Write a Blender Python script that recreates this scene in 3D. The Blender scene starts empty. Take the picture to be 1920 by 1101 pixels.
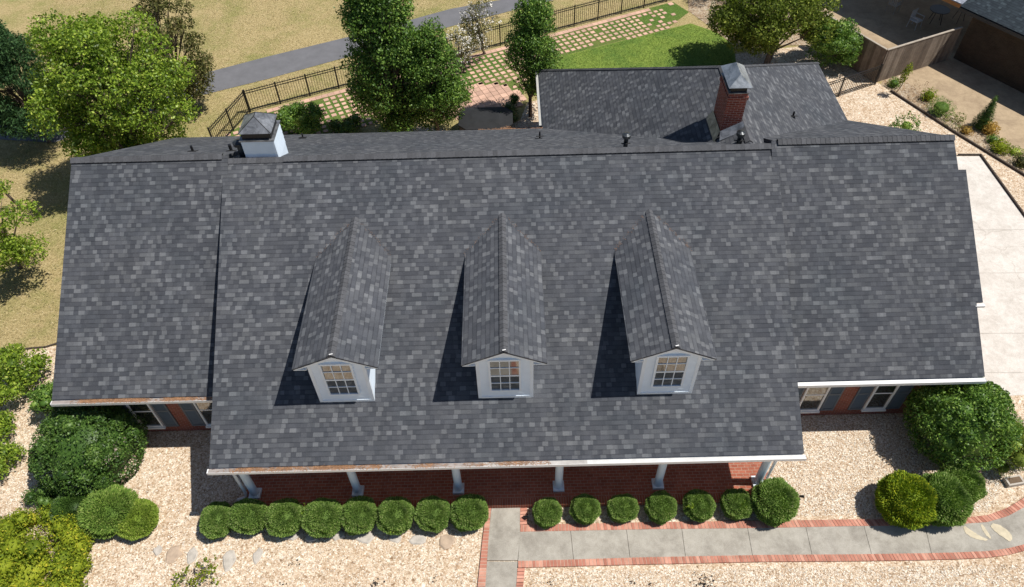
import bpy, bmesh, math, random
import numpy as np
from mathutils import Vector, Matrix
R = math.radians
random.seed(7)
rng = np.random.default_rng(11)
scene = bpy.context.scene

# ------------------------------------------------------------------ camera
F_PX, PITCH, ROLL, YAW = 1401.0, 48.787, -1.715, -0.358
CAM = np.array([0.374, -10.358, 20.865])
_d, _r, _y = R(PITCH), R(ROLL), R(YAW)
FW = np.array([math.sin(_y)*math.cos(_d), math.cos(_y)*math.cos(_d), -math.sin(_d)])
_rt = np.cross(FW, [0, 0, 1]); _rt /= np.linalg.norm(_rt); _up = np.cross(_rt, FW)
RT = math.cos(_r)*_rt + math.sin(_r)*_up
UP = -math.sin(_r)*_rt + math.cos(_r)*_up
cd = bpy.data.cameras.new('camera'); cam = bpy.data.objects.new('camera', cd)
scene.collection.objects.link(cam); scene.camera = cam
cam.matrix_world = Matrix(((RT[0], UP[0], -FW[0], CAM[0]), (RT[1], UP[1], -FW[1], CAM[1]), (RT[2], UP[2], -FW[2], CAM[2]), (0, 0, 0, 1)))
cd.sensor_width = 36; cd.lens = F_PX/1920*36; cd.clip_start = .1; cd.clip_end = 600

# ------------------------------------------------------------------ sky and sun
SUN = Vector((0.475, -0.020, 0.905)).normalized()
world = bpy.data.worlds.new('World'); scene.world = world; world.use_nodes = True
wn = world.node_tree; bg = wn.nodes['Background']
sky = wn.nodes.new('ShaderNodeTexSky'); sky.sky_type = 'NISHITA'; sky.sun_disc = False
sky.sun_elevation = math.asin(SUN.z); sky.sun_rotation = math.atan2(SUN.x, SUN.y)
sky.air_density = 1.0; sky.dust_density = 0.6; sky.ozone_density = 2.0
wn.links.new(sky.outputs[0], bg.inputs[0]); bg.inputs[1].default_value = 0.070
sd = bpy.data.lights.new('sun', 'SUN'); sd.energy = 4.9; sd.angle = R(.5); sd.color = (1, .955, .88)
so = bpy.data.objects.new('sun', sd); scene.collection.objects.link(so)
so.rotation_euler = SUN.to_track_quat('Z', 'Y').to_euler()
scene.view_settings.view_transform = 'Standard'; scene.view_settings.look = 'None'
scene.view_settings.exposure = 0.16; scene.view_settings.gamma = 1

# ------------------------------------------------------------------ helpers
def at(u, v, z=0.0):
    d = FW + RT*(u-960)/F_PX - UP*(v-550.5)/F_PX
    p = CAM + d*(z-CAM[2])/d[2]
    return (float(p[0]), float(p[1]), float(p[2]))
def aty(u, v, y):
    d = FW + RT*(u-960)/F_PX - UP*(v-550.5)/F_PX
    p = CAM + d*(y-CAM[1])/d[1]
    return (float(p[0]), float(p[1]), float(p[2]))
def tag(o, label=None, cat=None, group=None, kind=None):
    if label: o['label'] = label
    if cat: o['category'] = cat
    if group: o['group'] = group
    if kind: o['kind'] = kind
    return o
def empty(name, loc=(0, 0, 0)):
    o = bpy.data.objects.new(name, None); scene.collection.objects.link(o); o.location = loc
    return o
class MB:
    def __init__(s): s.v = []; s.f = []
    def face(s, pts):
        i = len(s.v); s.v.extend([tuple(p) for p in pts]); s.f.append(tuple(range(i, i+len(pts)))); return s
    def raw(s, vs, fs):
        i = len(s.v); s.v.extend([tuple(p) for p in vs]); s.f.extend([tuple(a+i for a in f) for f in fs]); return s
    def box(s, x0, x1, y0, y1, z0, z1):
        vs = [(x0,y0,z0),(x1,y0,z0),(x1,y1,z0),(x0,y1,z0),(x0,y0,z1),(x1,y0,z1),(x1,y1,z1),(x0,y1,z1)]
        return s.raw(vs, [(3,2,1,0),(4,5,6,7),(0,1,5,4),(1,2,6,5),(2,3,7,6),(3,0,4,7)])
    def obox(s, c, ax, ay, az, hx, hy, hz):
        c = Vector(c); ax = Vector(ax).normalized()*hx; ay = Vector(ay).normalized()*hy; az = Vector(az).normalized()*hz
        vs = [c+ax*i+ay*j+az*k for k in (-1, 1) for i, j in ((-1,-1),(1,-1),(1,1),(-1,1))]
        return s.raw(vs, [(3,2,1,0),(4,5,6,7),(0,1,5,4),(1,2,6,5),(2,3,7,6),(3,0,4,7)])
    def prism(s, pts, off):
        """solid from a planar polygon (seen counter-clockwise from +off side) swept by -off"""
        off = Vector(off); a = [Vector(p) for p in pts]; b = [p-off for p in a]; n = len(a)
        fs = [tuple(range(n)), tuple(range(2*n-1, n-1, -1))]
        for i in range(n):
            j = (i+1) % n; fs.append((i, n+i, n+j, j))
        return s.raw(a+b, fs)
    def tube(s, pts, rads, n=8, cap=True):
        pts = [Vector(p) for p in pts]; base = len(s.v); k = len(pts)
        for i, p in enumerate(pts):
            t = (pts[min(i+1, k-1)]-pts[max(i-1, 0)]).normalized()
            a = t.orthogonal().normalized() if abs(t.z) < .9 else Vector((1, 0, 0)).cross(t).normalized()
            b = t.cross(a)
            for q in range(n):
                th = 2*math.pi*q/n; s.v.append(tuple(p+(a*math.cos(th)+b*math.sin(th))*rads[i]))
        for i in range(k-1):
            for q in range(n):
                r = (q+1) % n; s.f.append((base+i*n+q, base+i*n+r, base+(i+1)*n+r, base+(i+1)*n+q))
        if cap:
            s.f.append(tuple(base+q for q in range(n-1, -1, -1))); s.f.append(tuple(base+(k-1)*n+q for q in range(n)))
        return s
    def build(s, name, mat, parent=None, smooth=False, label=None):
        me = bpy.data.meshes.new(name); me.from_pydata(s.v, [], s.f); me.update()
        uv = me.uv_layers.new(name='UVMap')
        nl = len(me.loops); co = np.empty(len(me.vertices)*3); me.vertices.foreach_get('co', co); co = co.reshape(-1, 3)
        li = np.empty(nl, int); me.loops.foreach_get('vertex_index', li)
        nor = np.empty(len(me.polygons)*3); me.polygons.foreach_get('normal', nor); nor = nor.reshape(-1, 3)
        tot = np.empty(len(me.polygons), int); me.polygons.foreach_get('loop_total', tot)
        ln = np.repeat(nor, tot, axis=0)
        t = np.stack([-ln[:, 1], ln[:, 0], np.zeros(nl)], 1); m = np.linalg.norm(t, axis=1)
        t[m < .02] = (1, 0, 0); m[m < .02] = 1; t /= m[:, None]; b = np.cross(ln, t)
        p = co[li]; uv.data.foreach_set('uv', np.stack([(p*t).sum(1), (p*b).sum(1)], 1).ravel())
        if smooth: me.polygons.foreach_set('use_smooth', [True]*len(me.polygons))
        me.materials.append(mat)
        o = bpy.data.objects.new(name, me); scene.collection.objects.link(o)
        if parent is not None: o.parent = parent
        if label: o['label'] = label
        return o

# ------------------------------------------------------------------ materials
class NT:
    def __init__(s, name):
        s.m = bpy.data.materials.new(name); s.m.use_nodes = True; s.t = s.m.node_tree; s.p = s.t.nodes['Principled BSDF']
        s.p.inputs['Roughness'].default_value = .8
    def n(s, typ, **kw):
        nd = s.t.nodes.new('ShaderNode'+typ)
        for k, v in kw.items():
            if k.startswith('i_'):
                key = k[2:]; key = int(key) if key.isdigit() else key.replace('_', ' ')
                if hasattr(v, 'links') or isinstance(v, bpy.types.NodeSocket): s.t.links.new(v, nd.inputs[key])
                else: nd.inputs[key].default_value = v
            else: setattr(nd, k, v)
        return nd
    def link(s, a, b): s.t.links.new(a, b)
    def math(s, op, a, b=0.0, c=0.0):
        nd = s.t.nodes.new('ShaderNodeMath'); nd.operation = op
        for i, v in enumerate((a, b, c)):
            if isinstance(v, bpy.types.NodeSocket): s.link(v, nd.inputs[i])
            else: nd.inputs[i].default_value = v
        return nd.outputs[0]
    def ramp(s, fac, stops, interp='LINEAR'):
        nd = s.t.nodes.new('ShaderNodeValToRGB'); cr = nd.color_ramp; cr.interpolation = interp
        while len(cr.elements) < len(stops): cr.elements.new(.5)
        for e, (pos, c) in zip(cr.elements, stops):
            e.position = pos; e.color = (*c, 1) if len(c) == 3 else c
        s.link(fac, nd.inputs[0]); return nd.outputs[0]
    def mix(s, fac, a, b, blend='MIX'):
        nd = s.t.nodes.new('ShaderNodeMix'); nd.data_type = 'RGBA'; nd.blend_type = blend
        for key, v in ((0, fac), (6, a), (7, b)):
            if isinstance(v, bpy.types.NodeSocket): s.link(v, nd.inputs[key])
            else: nd.inputs[key].default_value = v if key == 0 else (*v, 1)
        return nd.outputs[2]
    def noise(s, scale, detail=4, rough=.6, vec=None, dist=0.0):
        nd = s.t.nodes.new('ShaderNodeTexNoise'); nd.inputs['Scale'].default_value = scale
        nd.inputs['Detail'].default_value = detail; nd.inputs['Roughness'].default_value = rough
        nd.inputs['Distortion'].default_value = dist
        s.link(vec if vec else s.obj(), nd.inputs['Vector']); return nd.outputs[0]
    def obj(s):
        if not hasattr(s, '_o'):
            g = s.t.nodes.new('ShaderNodeNewGeometry'); s._o = g.outputs['Position']; s._isl = g.outputs['Random Per Island']
        return s._o
    def island(s): s.obj(); return s._isl
    def uv(s):
        if not hasattr(s, '_u'): s._u = s.t.nodes.new('ShaderNodeUVMap').outputs[0]
        return s._u
    def out(s, col, rough=.8, bump=None, bs=.3, bd=.02, spec=None):
        if isinstance(col, bpy.types.NodeSocket): s.link(col, s.p.inputs['Base Color'])
        else: s.p.inputs['Base Color'].default_value = (*col, 1)
        if isinstance(rough, bpy.types.NodeSocket): s.link(rough, s.p.inputs['Roughness'])
        else: s.p.inputs['Roughness'].default_value = rough
        if spec is not None: s.p.inputs['Specular IOR Level'].default_value = spec
        if bump is not None:
            b = s.t.nodes.new('ShaderNodeBump'); b.inputs['Strength'].default_value = bs; b.inputs['Distance'].default_value = bd
            s.link(bump, b.inputs['Height']); s.link(b.outputs[0], s.p.inputs['Normal'])
        return s.m

def m_shingle(name, tint=(1, 1, 1), k=1.0):
    m = NT(name); E = .131
    sx = m.n('SeparateXYZ', i_0=m.uv()); u, v = sx.outputs[0], sx.outputs[1]
    vr = m.math('DIVIDE', v, E); row = m.math('FLOOR', vr); fr = m.math('FRACT', vr)
    wn_ = m.n('TexWhiteNoise', noise_dimensions='1D', i_W=row)
    w = m.math('ADD', m.math('DIVIDE', u, .152), m.math('MULTIPLY', wn_.outputs[0], 97.0))
    vo = m.n('TexVoronoi', voronoi_dimensions='1D', feature='F1', i_W=w, i_Scale=1.0)
    cs = m.n('SeparateColor', i_0=vo.outputs['Color'])
    w2 = m.math('ADD', m.math('DIVIDE', u, .36), m.math('MULTIPLY', wn_.outputs[0], 41.0))
    vo2 = m.n('TexVoronoi', voronoi_dimensions='1D', feature='F1', i_W=w2, i_Scale=1.0)
    cs2 = m.n('SeparateColor', i_0=vo2.outputs['Color'])
    c = m.ramp(cs.outputs[0], [(0, (.070, .074, .086)), (.18, (.079, .083, .095)), (.34, (.090, .094, .106)), (.50, (.102, .106, .118)), (.66, (.120, .124, .134)), (.79, (.150, .154, .164)), (.9, (.182, .186, .196))], 'CONSTANT')
    c = m.mix(.7, m.mix(.13, c, (.098, .10, .107)), m.ramp(cs2.outputs[1], [(0, (.84, .84, .85)), (.6, (1, 1, 1)), (1, (1.14, 1.14, 1.15))]), 'MULTIPLY')
    # the dark shadow band printed on the laminate, at the head of each exposed course, and tab joints
    e = m.ramp(fr, [(0, (.62, .62, .64)), (.07, (.62, .62, .64)), (.14, (1, 1, 1)), (.84, (1, 1, 1)), (.93, (.5, .5, .52)), (1, (.5, .5, .52))])
    c = m.mix(m.ramp(m.noise(3.0, 4, .7), [(.35, (.15,)*3), (.62, (.85,)*3)]), c, e, 'MULTIPLY')
    gr = m.noise(55, 3, .7); c = m.mix(1.0, c, m.ramp(gr, [(.3, (.78, .78, .78)), (.7, (1.22, 1.22, 1.22))]), 'MULTIPLY')
    bg_ = m.noise(.45, 5, .65); c = m.mix(1.0, c, m.ramp(bg_, [(.3, (.84, .88, .90)), (.5, (1, 1, 1)), (.72, (1.09, 1.08, 1.05))]), 'MULTIPLY')
    sv = m.n('VectorMath', operation='MULTIPLY', i_0=m.uv(), i_1=(1.6, .12, 1)); c = m.mix(.8, c, m.ramp(m.noise(1.0, 5, .7, sv.outputs[0]), [(.3, (.88, .89, .88)), (.55, (1, 1, 1)), (.75, (1.08, 1.08, 1.06))]), 'MULTIPLY')
    c = m.mix(1.0, c, tuple(t*k for t in tint), 'MULTIPLY')
    h = m.math('ADD', m.math('SUBTRACT', 1.0, fr), m.math('MULTIPLY', cs.outputs[0], .6))
    h = m.math('ADD', h, m.math('MULTIPLY', gr, .5))
    return m.out(c, .93, h, .5, .006, .25)
def m_plain(name, col, rough=.6, var=.12, sc=3.0, metal=0, bump=0, spec=None, isl=0):
    m = NT(name); a = m.noise(sc, 6, .65)
    lo = tuple(max(0, x*(1-var)) for x in col); hi = tuple(x*(1+var) for x in col)
    c = m.ramp(a, [(.3, lo), (.7, hi)])
    if isl: c = m.mix(1.0, c, m.ramp(m.island(), [(0, (1-isl,)*3), (1, (1+isl,)*3)]), 'MULTIPLY')
    m.p.inputs['Metallic'].default_value = metal
    return m.out(c, rough, m.noise(sc*18, 3) if bump else None, bump or .1, .01, spec)
def m_brick(name, c1, c2, mort, bw=.2, bh=.067, off=.5, msz=.006, swap=False, var=1.0):
    m = NT(name); vec = m.uv()
    if swap:
        s = m.n('SeparateXYZ', i_0=vec); cx = m.n('CombineXYZ', i_0=s.outputs[1], i_1=s.outputs[0]); vec = cx.outputs[0]
    b = m.n('TexBrick', offset=off, i_Vector=vec, i_Color1=(*c1, 1), i_Color2=(*c2, 1), i_Mortar=(*mort, 1), i_Scale=1.0)
    b.inputs['Brick Width'].default_value = bw; b.inputs['Row Height'].default_value = bh
    b.inputs['Mortar Size'].default_value = msz; b.inputs['Mortar Smooth'].default_value = .1; b.inputs['Bias'].default_value = 0
    c = m.mix(1.0, b.outputs[0], m.ramp(m.noise(2.2, 6, .7), [(.25, (.72, .70, .68)), (.5, (1, 1, 1)), (.8, (1.22, 1.2, 1.2))]), 'MULTIPLY')
    c = m.mix(.6, c, m.ramp(m.noise(30, 3), [(.2, (.75, .75, .75)), (.8, (1.25, 1.25, 1.25))]), 'MULTIPLY')
    h = m.math('SUBTRACT', 1.0, b.outputs['Fac'])
    return m.out(c, .88, h, .4, .008, .3)
def m_gravel(name, k=1.0, warm=0.0, sc=30.0):
    m = NT(name)
    wv = m.n('VectorMath', operation='ADD', i_0=m.obj(), i_1=(0, 0, 0))
    nz = m.n('TexNoise', i_Vector=m.obj(), i_Scale=14.0, i_Detail=2.0)
    wv = m.n('VectorMath', operation='MULTIPLY_ADD', i_0=nz.outputs['Color'], i_1=(.05, .05, .0), i_2=m.obj())
    vo = m.n('TexVoronoi', feature='F1', i_Vector=wv.outputs[0], i_Scale=sc)
    vs = m.n('TexVoronoi', feature='F1', i_Vector=wv.outputs[0], i_Scale=sc*.45)
    s1 = m.n('SeparateColor', i_0=vo.outputs['Color']); s2 = m.n('SeparateColor', i_0=vs.outputs['Color'])
    st = [(0, (.20, .13, .08)), (.05, (.36, .25, .16)), (.15, (.49, .36, .25)), (.32, (.58, .46, .34)), (.52, (.66, .55, .43)), (.72, (.76, .67, .55)), (.88, (.87, .82, .73))]
    c = m.ramp(s1.outputs[0], st, 'CONSTANT')
    c2 = m.ramp(s2.outputs[1], st, 'CONSTANT')
    c = m.mix(.38, c, c2)
    gap = m.ramp(vo.outputs['Distance'], [(.0, (1.06, 1.06, 1.06)), (.5, (1, 1, 1)), (.8, (.80, .74, .66))])
    c = m.mix(.7, c, gap, 'MULTIPLY')
    c = m.mix(1.0, c, m.ramp(m.noise(.55, 7, .7), [(.26, (.66, .55, .44)), (.38, (.93, .89, .84)), (.7, (1.05, 1.06, 1.07))]), 'MULTIPLY')
    c = m.mix(1.0, c, m.ramp(m.noise(3.5, 4, .7), [(.3, (.88, .86, .82)), (.6, (1.04, 1.04, 1.04))]), 'MULTIPLY')
    c = m.mix(1.0, c, (k*(1+warm*.04), k*(1-warm*.05), k*(1-warm*.22)), 'MULTIPLY')
    h = m.math('ADD', m.math('MULTIPLY', s1.outputs[1], .7), m.math('SUBTRACT', 1.0, vo.outputs['Distance']))
    return m.out(c, .9, h, .55, .02, .2)
def m_grass(name, cols, patch, sc=1.0, bs=.8):
    m = NT(name)
    a = m.noise(9*sc, 8, .75, dist=.6); b = m.noise(.35, 6, .65, dist=.4); f = m.noise(45*sc, 3, .7)
    c = m.ramp(a, [(.36, cols[0]), (.5, cols[1]), (.62, cols[2])])
    c2 = m.ramp(a, [(.32, patch[0]), (.5, patch[1]), (.66, patch[2])])
    c = m.mix(m.ramp(m.math('ADD', m.math('MULTIPLY', b, .7), m.math('MULTIPLY', m.noise(2.2, 5, .7), .3)), [(.45, (0, 0, 0)), (.62, (1, 1, 1))]), c, c2)
    c = m.mix(1.0, c, m.ramp(f, [(.36, (.5, .53, .45)), (.64, (1.45, 1.43, 1.42))]), 'MULTIPLY')
    h = m.math('ADD', f, m.math('MULTIPLY', a, 1.5))
    return m.out(c, .95, h, bs, .03, .1)
def m_conc(name, col, stain, k=1.0):
    m = NT(name)
    c = m.ramp(m.noise(1.1, 9, .72, dist=.3), [(.3, stain), (.55, col), (.75, tuple(x*1.12 for x in col))])
    c = m.mix(1.0, c, m.ramp(m.noise(40, 4, .7), [(.3, (.88, .88, .88)), (.7, (1.1, 1.1, 1.1))]), 'MULTIPLY')
    c = m.mix(.6, c, m.ramp(m.noise(5, 6, .75), [(.35, (.8, .79, .77)), (.6, (1.05, 1.05, 1.05))]), 'MULTIPLY')
    vo = m.n('TexVoronoi', feature='DISTANCE_TO_EDGE', i_Vector=m.n('VectorMath', operation='MULTIPLY_ADD', i_0=m.n('TexNoise', i_Vector=m.obj(), i_Scale=1.3, i_Detail=6.0).outputs['Color'], i_1=(.9, .9, 0), i_2=m.obj()).outputs[0], i_Scale=.16)
    c = m.mix(k, c, m.ramp(vo.outputs[0], [(0, (.55, .5, .45)), (.0022, (1, 1, 1))]), 'MULTIPLY')
    return m.out(c, .85, m.noise(70, 3), .15, .004, .3)
def m_leaf(name, cols, trans=.25, rough=.5, sc=1.3):
    m = NT(name)
    c = m.ramp(m.island(), [(0, cols[0]), (.45, cols[1]), (.85, cols[2]), (1, cols[3] if len(cols) > 3 else cols[2])])
    c = m.mix(.8, c, m.ramp(m.noise(sc, 4, .6), [(.3, (.72, .78, .7)), (.7, (1.25, 1.18, 1.1))]), 'MULTIPLY')
    m.out(c, max(rough, .6) if rough > .46 else rough, spec=.12 if rough > .46 else .3)
    tr = m.n('BsdfTranslucent'); m.link(m.mix(1.0, c, (1.2, 1.3, .6), 'MULTIPLY'), tr.inputs[0])
    mx = m.n('MixShader', i_0=trans); m.link(m.p.outputs[0], mx.inputs[1]); m.link(tr.outputs[0], mx.inputs[2])
    m.link(mx.outputs[0], m.t.nodes['Material Output'].inputs[0]); return m.m

SH = m_shingle('shingle', (.985, 1.0, 1.02), .80); SH_D = m_shingle('dormer_shingle', (.985, 1.0, 1.02), .86)
CAPM = m_plain('cap_shingle', (.085, .087, .095), .93, .2, 20, isl=.18, spec=.25)
WHITE = m_plain('white_paint', (.80, .80, .79), .5, .04, 2)
TRIM = m_plain('trim_skylit_white', (.76, .83, .90), .5, .04, 2); GUARD = m_plain('gutter_guard', (.30, .265, .245), .8, .25, 5)  # trim is white; the blue of skylit shade is mixed into its colour
WHITE2 = m_plain('gutter_white', (.78, .78, .77), .4, .05, 4)
SIDING_SKYLIT = m_plain('siding', (.74, .84, .95), .5, .04, 3)  # white siding, tinted blue to stand in for skylight on shaded fronts
BLACKM = m_plain('black_metal', (.012, .012, .014), .45, .2, 5)
VENTM = m_plain('ridge_vent_plastic', (.02, .02, .022), .8, .2, 9)
BRICK = m_brick('house_brick', (.23, .052, .03), (.30, .075, .042), (.30, .25, .21))
PORCHB = m_brick('porch_brick', (.28, .085, .052), (.37, .125, .077), (.36, .26, .2), .2, .1, msz=.007)
EDGEB = m_brick('edge_brick', (.42, .165, .11), (.52, .225, .15), (.60, .48, .38), .092, 2.0, 0, .006)
CHIMB = m_brick('chimney_brick', (.17, .032, .02), (.26, .05, .03), (.42, .34, .3), .2, .067, msz=.005)
GRAVEL = m_gravel('gravel'); GRAVEL2 = m_gravel('side_gravel', .95, .3, 30)
MULCH = m_gravel('bed_gravel', .60, .35, 20)
FIELD = m_grass('dry_grass', [(.24, .185, .09), (.39, .305, .155), (.51, .415, .235)], [(.135, .145, .048), (.255, .24, .09), (.37, .325, .145)], 1.3)
LAWN = m_grass('lawn', [(.10, .16, .028), (.175, .25, .045), (.27, .33, .085)], [(.05, .105, .025), (.095, .17, .035), (.15, .23, .055)], 1.6)
PGRASS = m_grass('paver_grass', [(.05, .10, .02), (.085, .155, .03), (.14, .2, .05)], [(.09, .12, .035), (.15, .18, .05), (.22, .22, .08)], 1.6)
CONC = m_conc('walk_concrete', (.38, .355, .31), (.23, .21, .18), .15)
DRIVE = m_conc('drive_concrete', (.63, .59, .54), (.50, .46, .41), .4)
TAN = m_conc('tan_concrete', (.40, .305, .20), (.27, .20, .13), .2)
ASPH = m_plain('asphalt', (.145, .145, .155), .9, .12, 1.5, bump=.4, spec=.2)
SHUT = m_plain('shutter_grey', (.10, .125, .15), .55, .08, 3)
COLM = m_plain('column_skylit_white', (.68, .77, .85), .4, .05, 2)  # white columns with bluish skylit shade put into the base colour
def m_glass():
    m = NT('window_glass'); m.p.inputs['IOR'].default_value = 2.1
    return m.out((.022, .026, .024), .06, m.noise(2.0, 2), .12, .02, .9)
GLASS = m_glass()
def m_galv(name, a, b, rough=.4):
    m = NT(name); c = m.ramp(m.noise(3.2, 7, .7, dist=.8), [(.35, a), (.65, b)])
    m.p.inputs['Metallic'].default_value = .55
    return m.out(c, rough, m.noise(2.5, 3), .2, .02)
GALV = m_galv('weathered_metal', (.10, .105, .115), (.36, .37, .39)); GALV2 = m_galv('bright_metal', (.16, .18, .20), (.46, .49, .52), .3)
WOODF = NT('fence_wood'); _c = WOODF.ramp(WOODF.island(), [(0, (.13, .10, .078)), (.5, (.19, .15, .115)), (1, (.27, .22, .175))])
_c = WOODF.mix(1.0, _c, WOODF.ramp(WOODF.noise(2.5, 8, .75), [(.3, (.65, .62, .6)), (.7, (1.2, 1.2, 1.2))]), 'MULTIPLY'); WOODF = WOODF.out(_c, .9)
BARK = m_plain('bark', (.14, .105, .08), .95, .35, 9, bump=.6)
PAVER = m_plain('paver', (.52, .33, .245), .9, .15, 4, isl=.16)
NEEDLE = m_plain('needle', (.34, .185, .10), .9, .3, 9, isl=.4)
STONE = [m_plain('stone_grey', (.45, .41, .36), .9, .2, 6, bump=.4), m_plain('stone_brown', (.42, .32, .235), .9, .2, 6, bump=.4)]
EDGEM = m_plain('bed_edging', (.06, .045, .035), .9, .3, 5)
DIRT = m_plain('dark_soil', (.14, .095, .06), .95, .35, 3, bump=.5)

# ------------------------------------------------------------------ ground sheets
def sheet(name, pts, z, mat, kind='structure', **kw):
    mb = MB(); pp = [(p[0], p[1], z) for p in pts]
    a = sum(pp[i][0]*pp[(i+1) % len(pp)][1]-pp[(i+1) % len(pp)][0]*pp[i][1] for i in range(len(pp)))
    if a < 0: pp.reverse()
    mb.face(pp); return tag(mb.build(name, mat), kind=kind, **kw)
sheet('ground', [(-220, -120), (220, -120), (220, 260), (-220, 260)], 0, FIELD)
sheet('gravel_yard', [(-40, -20), (33, -20), (33, -6.8), (21.96, 13.78), (18.56, 20.13), (18.2, 20.95), (17.2, 22.6), (16.3, 24.5), (11.0, 23.6), (1.2, 20.0), (0.8, 18.6), (-1, 17.5), (-4, 18.4), (-8.5, 17.3), (-12.5, 17.2), (-12.9, 6.1), (-14.5, 6.15), (-16, 5.98), (-17.9, 5.75), (-19, 5.8), (-40, 5.0)], .004, GRAVEL)
path_lo = [(-60, 8), (-40, 13.5), (-30, 16.6)] + [at(*q)[:2] for q in [(0, 262), (100, 268), (370, 181), (500, 149), (660, 105), (845, 50), (1000, 10)]] + [(14, 34.7), (40, 46)]
path_hi = [(-60, 10.2), (-40, 15.7), (-30, 18.6)] + [at(*q)[:2] for q in [(0, 228), (100, 222), (370, 141), (500, 107), (660, 68), (845, 17), (940, 0)]] + [(13, 36.6), (40, 48.2)]
sheet('asphalt_path', path_lo+path_hi[::-1], .012, ASPH)
FD = Vector((17.4, 7.74, 0)).normalized()
def fl(x): return 20.44+(x+10.7)*.4448
sheet('lawn', [(3.4, 24.15), (8.8, 26.35), (10.2, 26.9), (11.4, 25.9), (12.0, 24.6), (11.8, 23.0), (10, 21.5), (1.4, 20.6), (1.4, 23.2)], .008, LAWN)
pav = [(-12.7, 18.2), (-11.1, fl(-11.1)-.2), (9.6, fl(9.6)-.2), (10.3, 28.1), (8.8, 26.4), (3.6, 24.25), (1.4, 23.3), (0.9, 19.8), (-.6, 18.9), (-3.2, 18.9), (-5, 19.2), (-7.6, 17.9), (-8.4, 17.2), (-12.6, 17.0)]
sheet('paver_lawn', pav, .010, PGRASS)
def inside(x, y, poly):
    c = False
    for i in range(len(poly)):
        x1, y1 = poly[i][0], poly[i][1]; x2, y2 = poly[i-1][0], poly[i-1][1]
        if (y1 > y) != (y2 > y) and x < (x2-x1)*(y-y1)/(y2-y1)+x1: c = not c
    return c
mb = MB(); fn = Vector((-FD.y, FD.x, 0)); o0 = Vector((-10.7, 20.44, 0))
for j in range(0, 28):
    dense = (j == 0)
    pitch = .30 if dense else .345
    for i in range(-14, 76):
        c = o0 - fn*(.34+j*.345) + FD*(i*pitch)
        if not inside(c.x, c.y, pav): continue
        if math.hypot((c.x+1.0)/2.3, (c.y-19.8)/1.9) < 1: continue
        if random.random() < .03: continue
        if c.x > 7.5 and random.random() < (c.x-7.5)*.25: continue
        a = random.gauss(0, .03); ax = FD*math.cos(a)+fn*math.sin(a); ay = fn*math.cos(a)-FD*math.sin(a)
        if not dense and False: pass
        hh = .145 if dense else random.uniform(.098, .118); mb.obox((c.x, c.y, .014), ax, ay, (0, 0, 1), hh, hh*.92, .016)
for i in range(-9, 10):
    for j in range(-8, 9):
        c = Vector((-1.0, 19.8, 0)) + (FD*i+fn*j)*.335
        if math.hypot((c.x+1.0)/2.3, (c.y-19.8)/1.9) < 1 and inside(c.x, c.y, pav): mb.obox((c.x, c.y, .014), FD, fn, (0, 0, 1), .158, .158, .016)
tag(mb.build('stone_pavers', PAVER), kind='structure')
drv = [(13.9, 15.19), at(1837, 293), at(1920, 408), (21.5, 4), (20.5, 3.0), (14, 2.9)]
sheet('driveway', drv, .010, DRIVE)
mb = MB()
for vpx in (432, 513, 626, 700):
    a = Vector(at(1700, vpx)); b = Vector(at(1960, vpx-1)); t = (b-a).normalized(); nn_ = Vector((-t.y, t.x, 0))
    a.z = b.z = .014; b = a+t*(20.7-a.x)
    mb.face([a-nn_*.012, b-nn_*.012, b+nn_*.012, a+nn_*.012])
tag(mb.build('driveway_joint', m_plain('joint', (.42, .385, .34), .9, .2, 3)), kind='structure')
# bed between gravel and neighbour drive, neighbour drive, patio
ed = [(18.3, 20.75), (18.56, 20.13), (20.26, 16.8), (21.96, 13.78), (33, -6.8)]
outer = [at(1655, 152)[:2], at(1682, 139)[:2], at(1735, 182)[:2], at(1800, 228)[:2], at(1900, 292)[:2], (36, -4)]
sheet('planting_bed', ed+outer[::-1], .008, MULCH)
sheet('neighbour_driveway', [(18.0, 20.9)]+outer[:]+[(60, -4), (60, 40), (19, 40), (16.2, 30.5), (16.2, 25)], .006, TAN)
def strip(name, pts, w, h, mat, **kw):
    mb = MB()
    for a, b in zip(pts[:-1], pts[1:]):
        a = Vector((a[0], a[1], h/2)); b = Vector((b[0], b[1], h/2)); t = (b-a)
        mb.obox((a+b)/2, t, (-t.y, t.x, 0), (0, 0, 1), t.length/2+w*.2, w/2, h/2)
    return mb.build(name, mat)
tag(strip('garden_edging', ed[1:], .07, .10, EDGEM), 'long dark timber edging between side gravel and planting bed', 'edging')
tag(strip('garden_edging', [at(*q)[:2] for q in [(-60, 664), (22, 659), (60, 654), (85, 652), (108, 645)]]+[(-13.5, 6.2)], .05, .06, EDGEM), 'thin dark edging between dry grass and gravel left of house', 'edging')
tag(strip('garden_edging', [at(1796, 292)[:2], at(1838, 292)[:2], at(1922, 408)[:2], (21.6, 4)], .06, .09, EDGEM), 'dark edging along the white concrete driveway', 'edging')

# ------------------------------------------------------------------ front walk
top_o = [(975, 986.5), (987, 985.7), (1210, 981), (1440, 978), (1600, 975.5), (1745, 975), (1785, 974.6), (1850, 967.6), (1889, 953), (1920, 933.8), (1955, 905), (2000, 860)]
top_i = [(975, 998.7), (1000, 998.2), (1210, 994), (1440, 991.5), (1600, 988), (1745, 987), (1785, 985), (1850, 980.6), (1889, 969), (1920, 952), (1962, 922), (2015, 870)]
bot_i = [(971, 1053.4), (1000, 1053), (1210, 1046.5), (1440, 1042), (1600, 1041), (1732, 1039), (1790, 1037.5), (1850, 1035), (1889, 1029.6), (1920, 1022), (1990, 1000), (2090, 940)]
bot_o = [(983, 1065.7), (1000, 1065), (1210, 1059.5), (1440, 1054.5), (1600, 1053.5), (1732, 1051.5), (1790, 1050), (1850, 1047), (1889, 1041.8), (1920, 1034), (1995, 1012), (2100, 950)]
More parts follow.
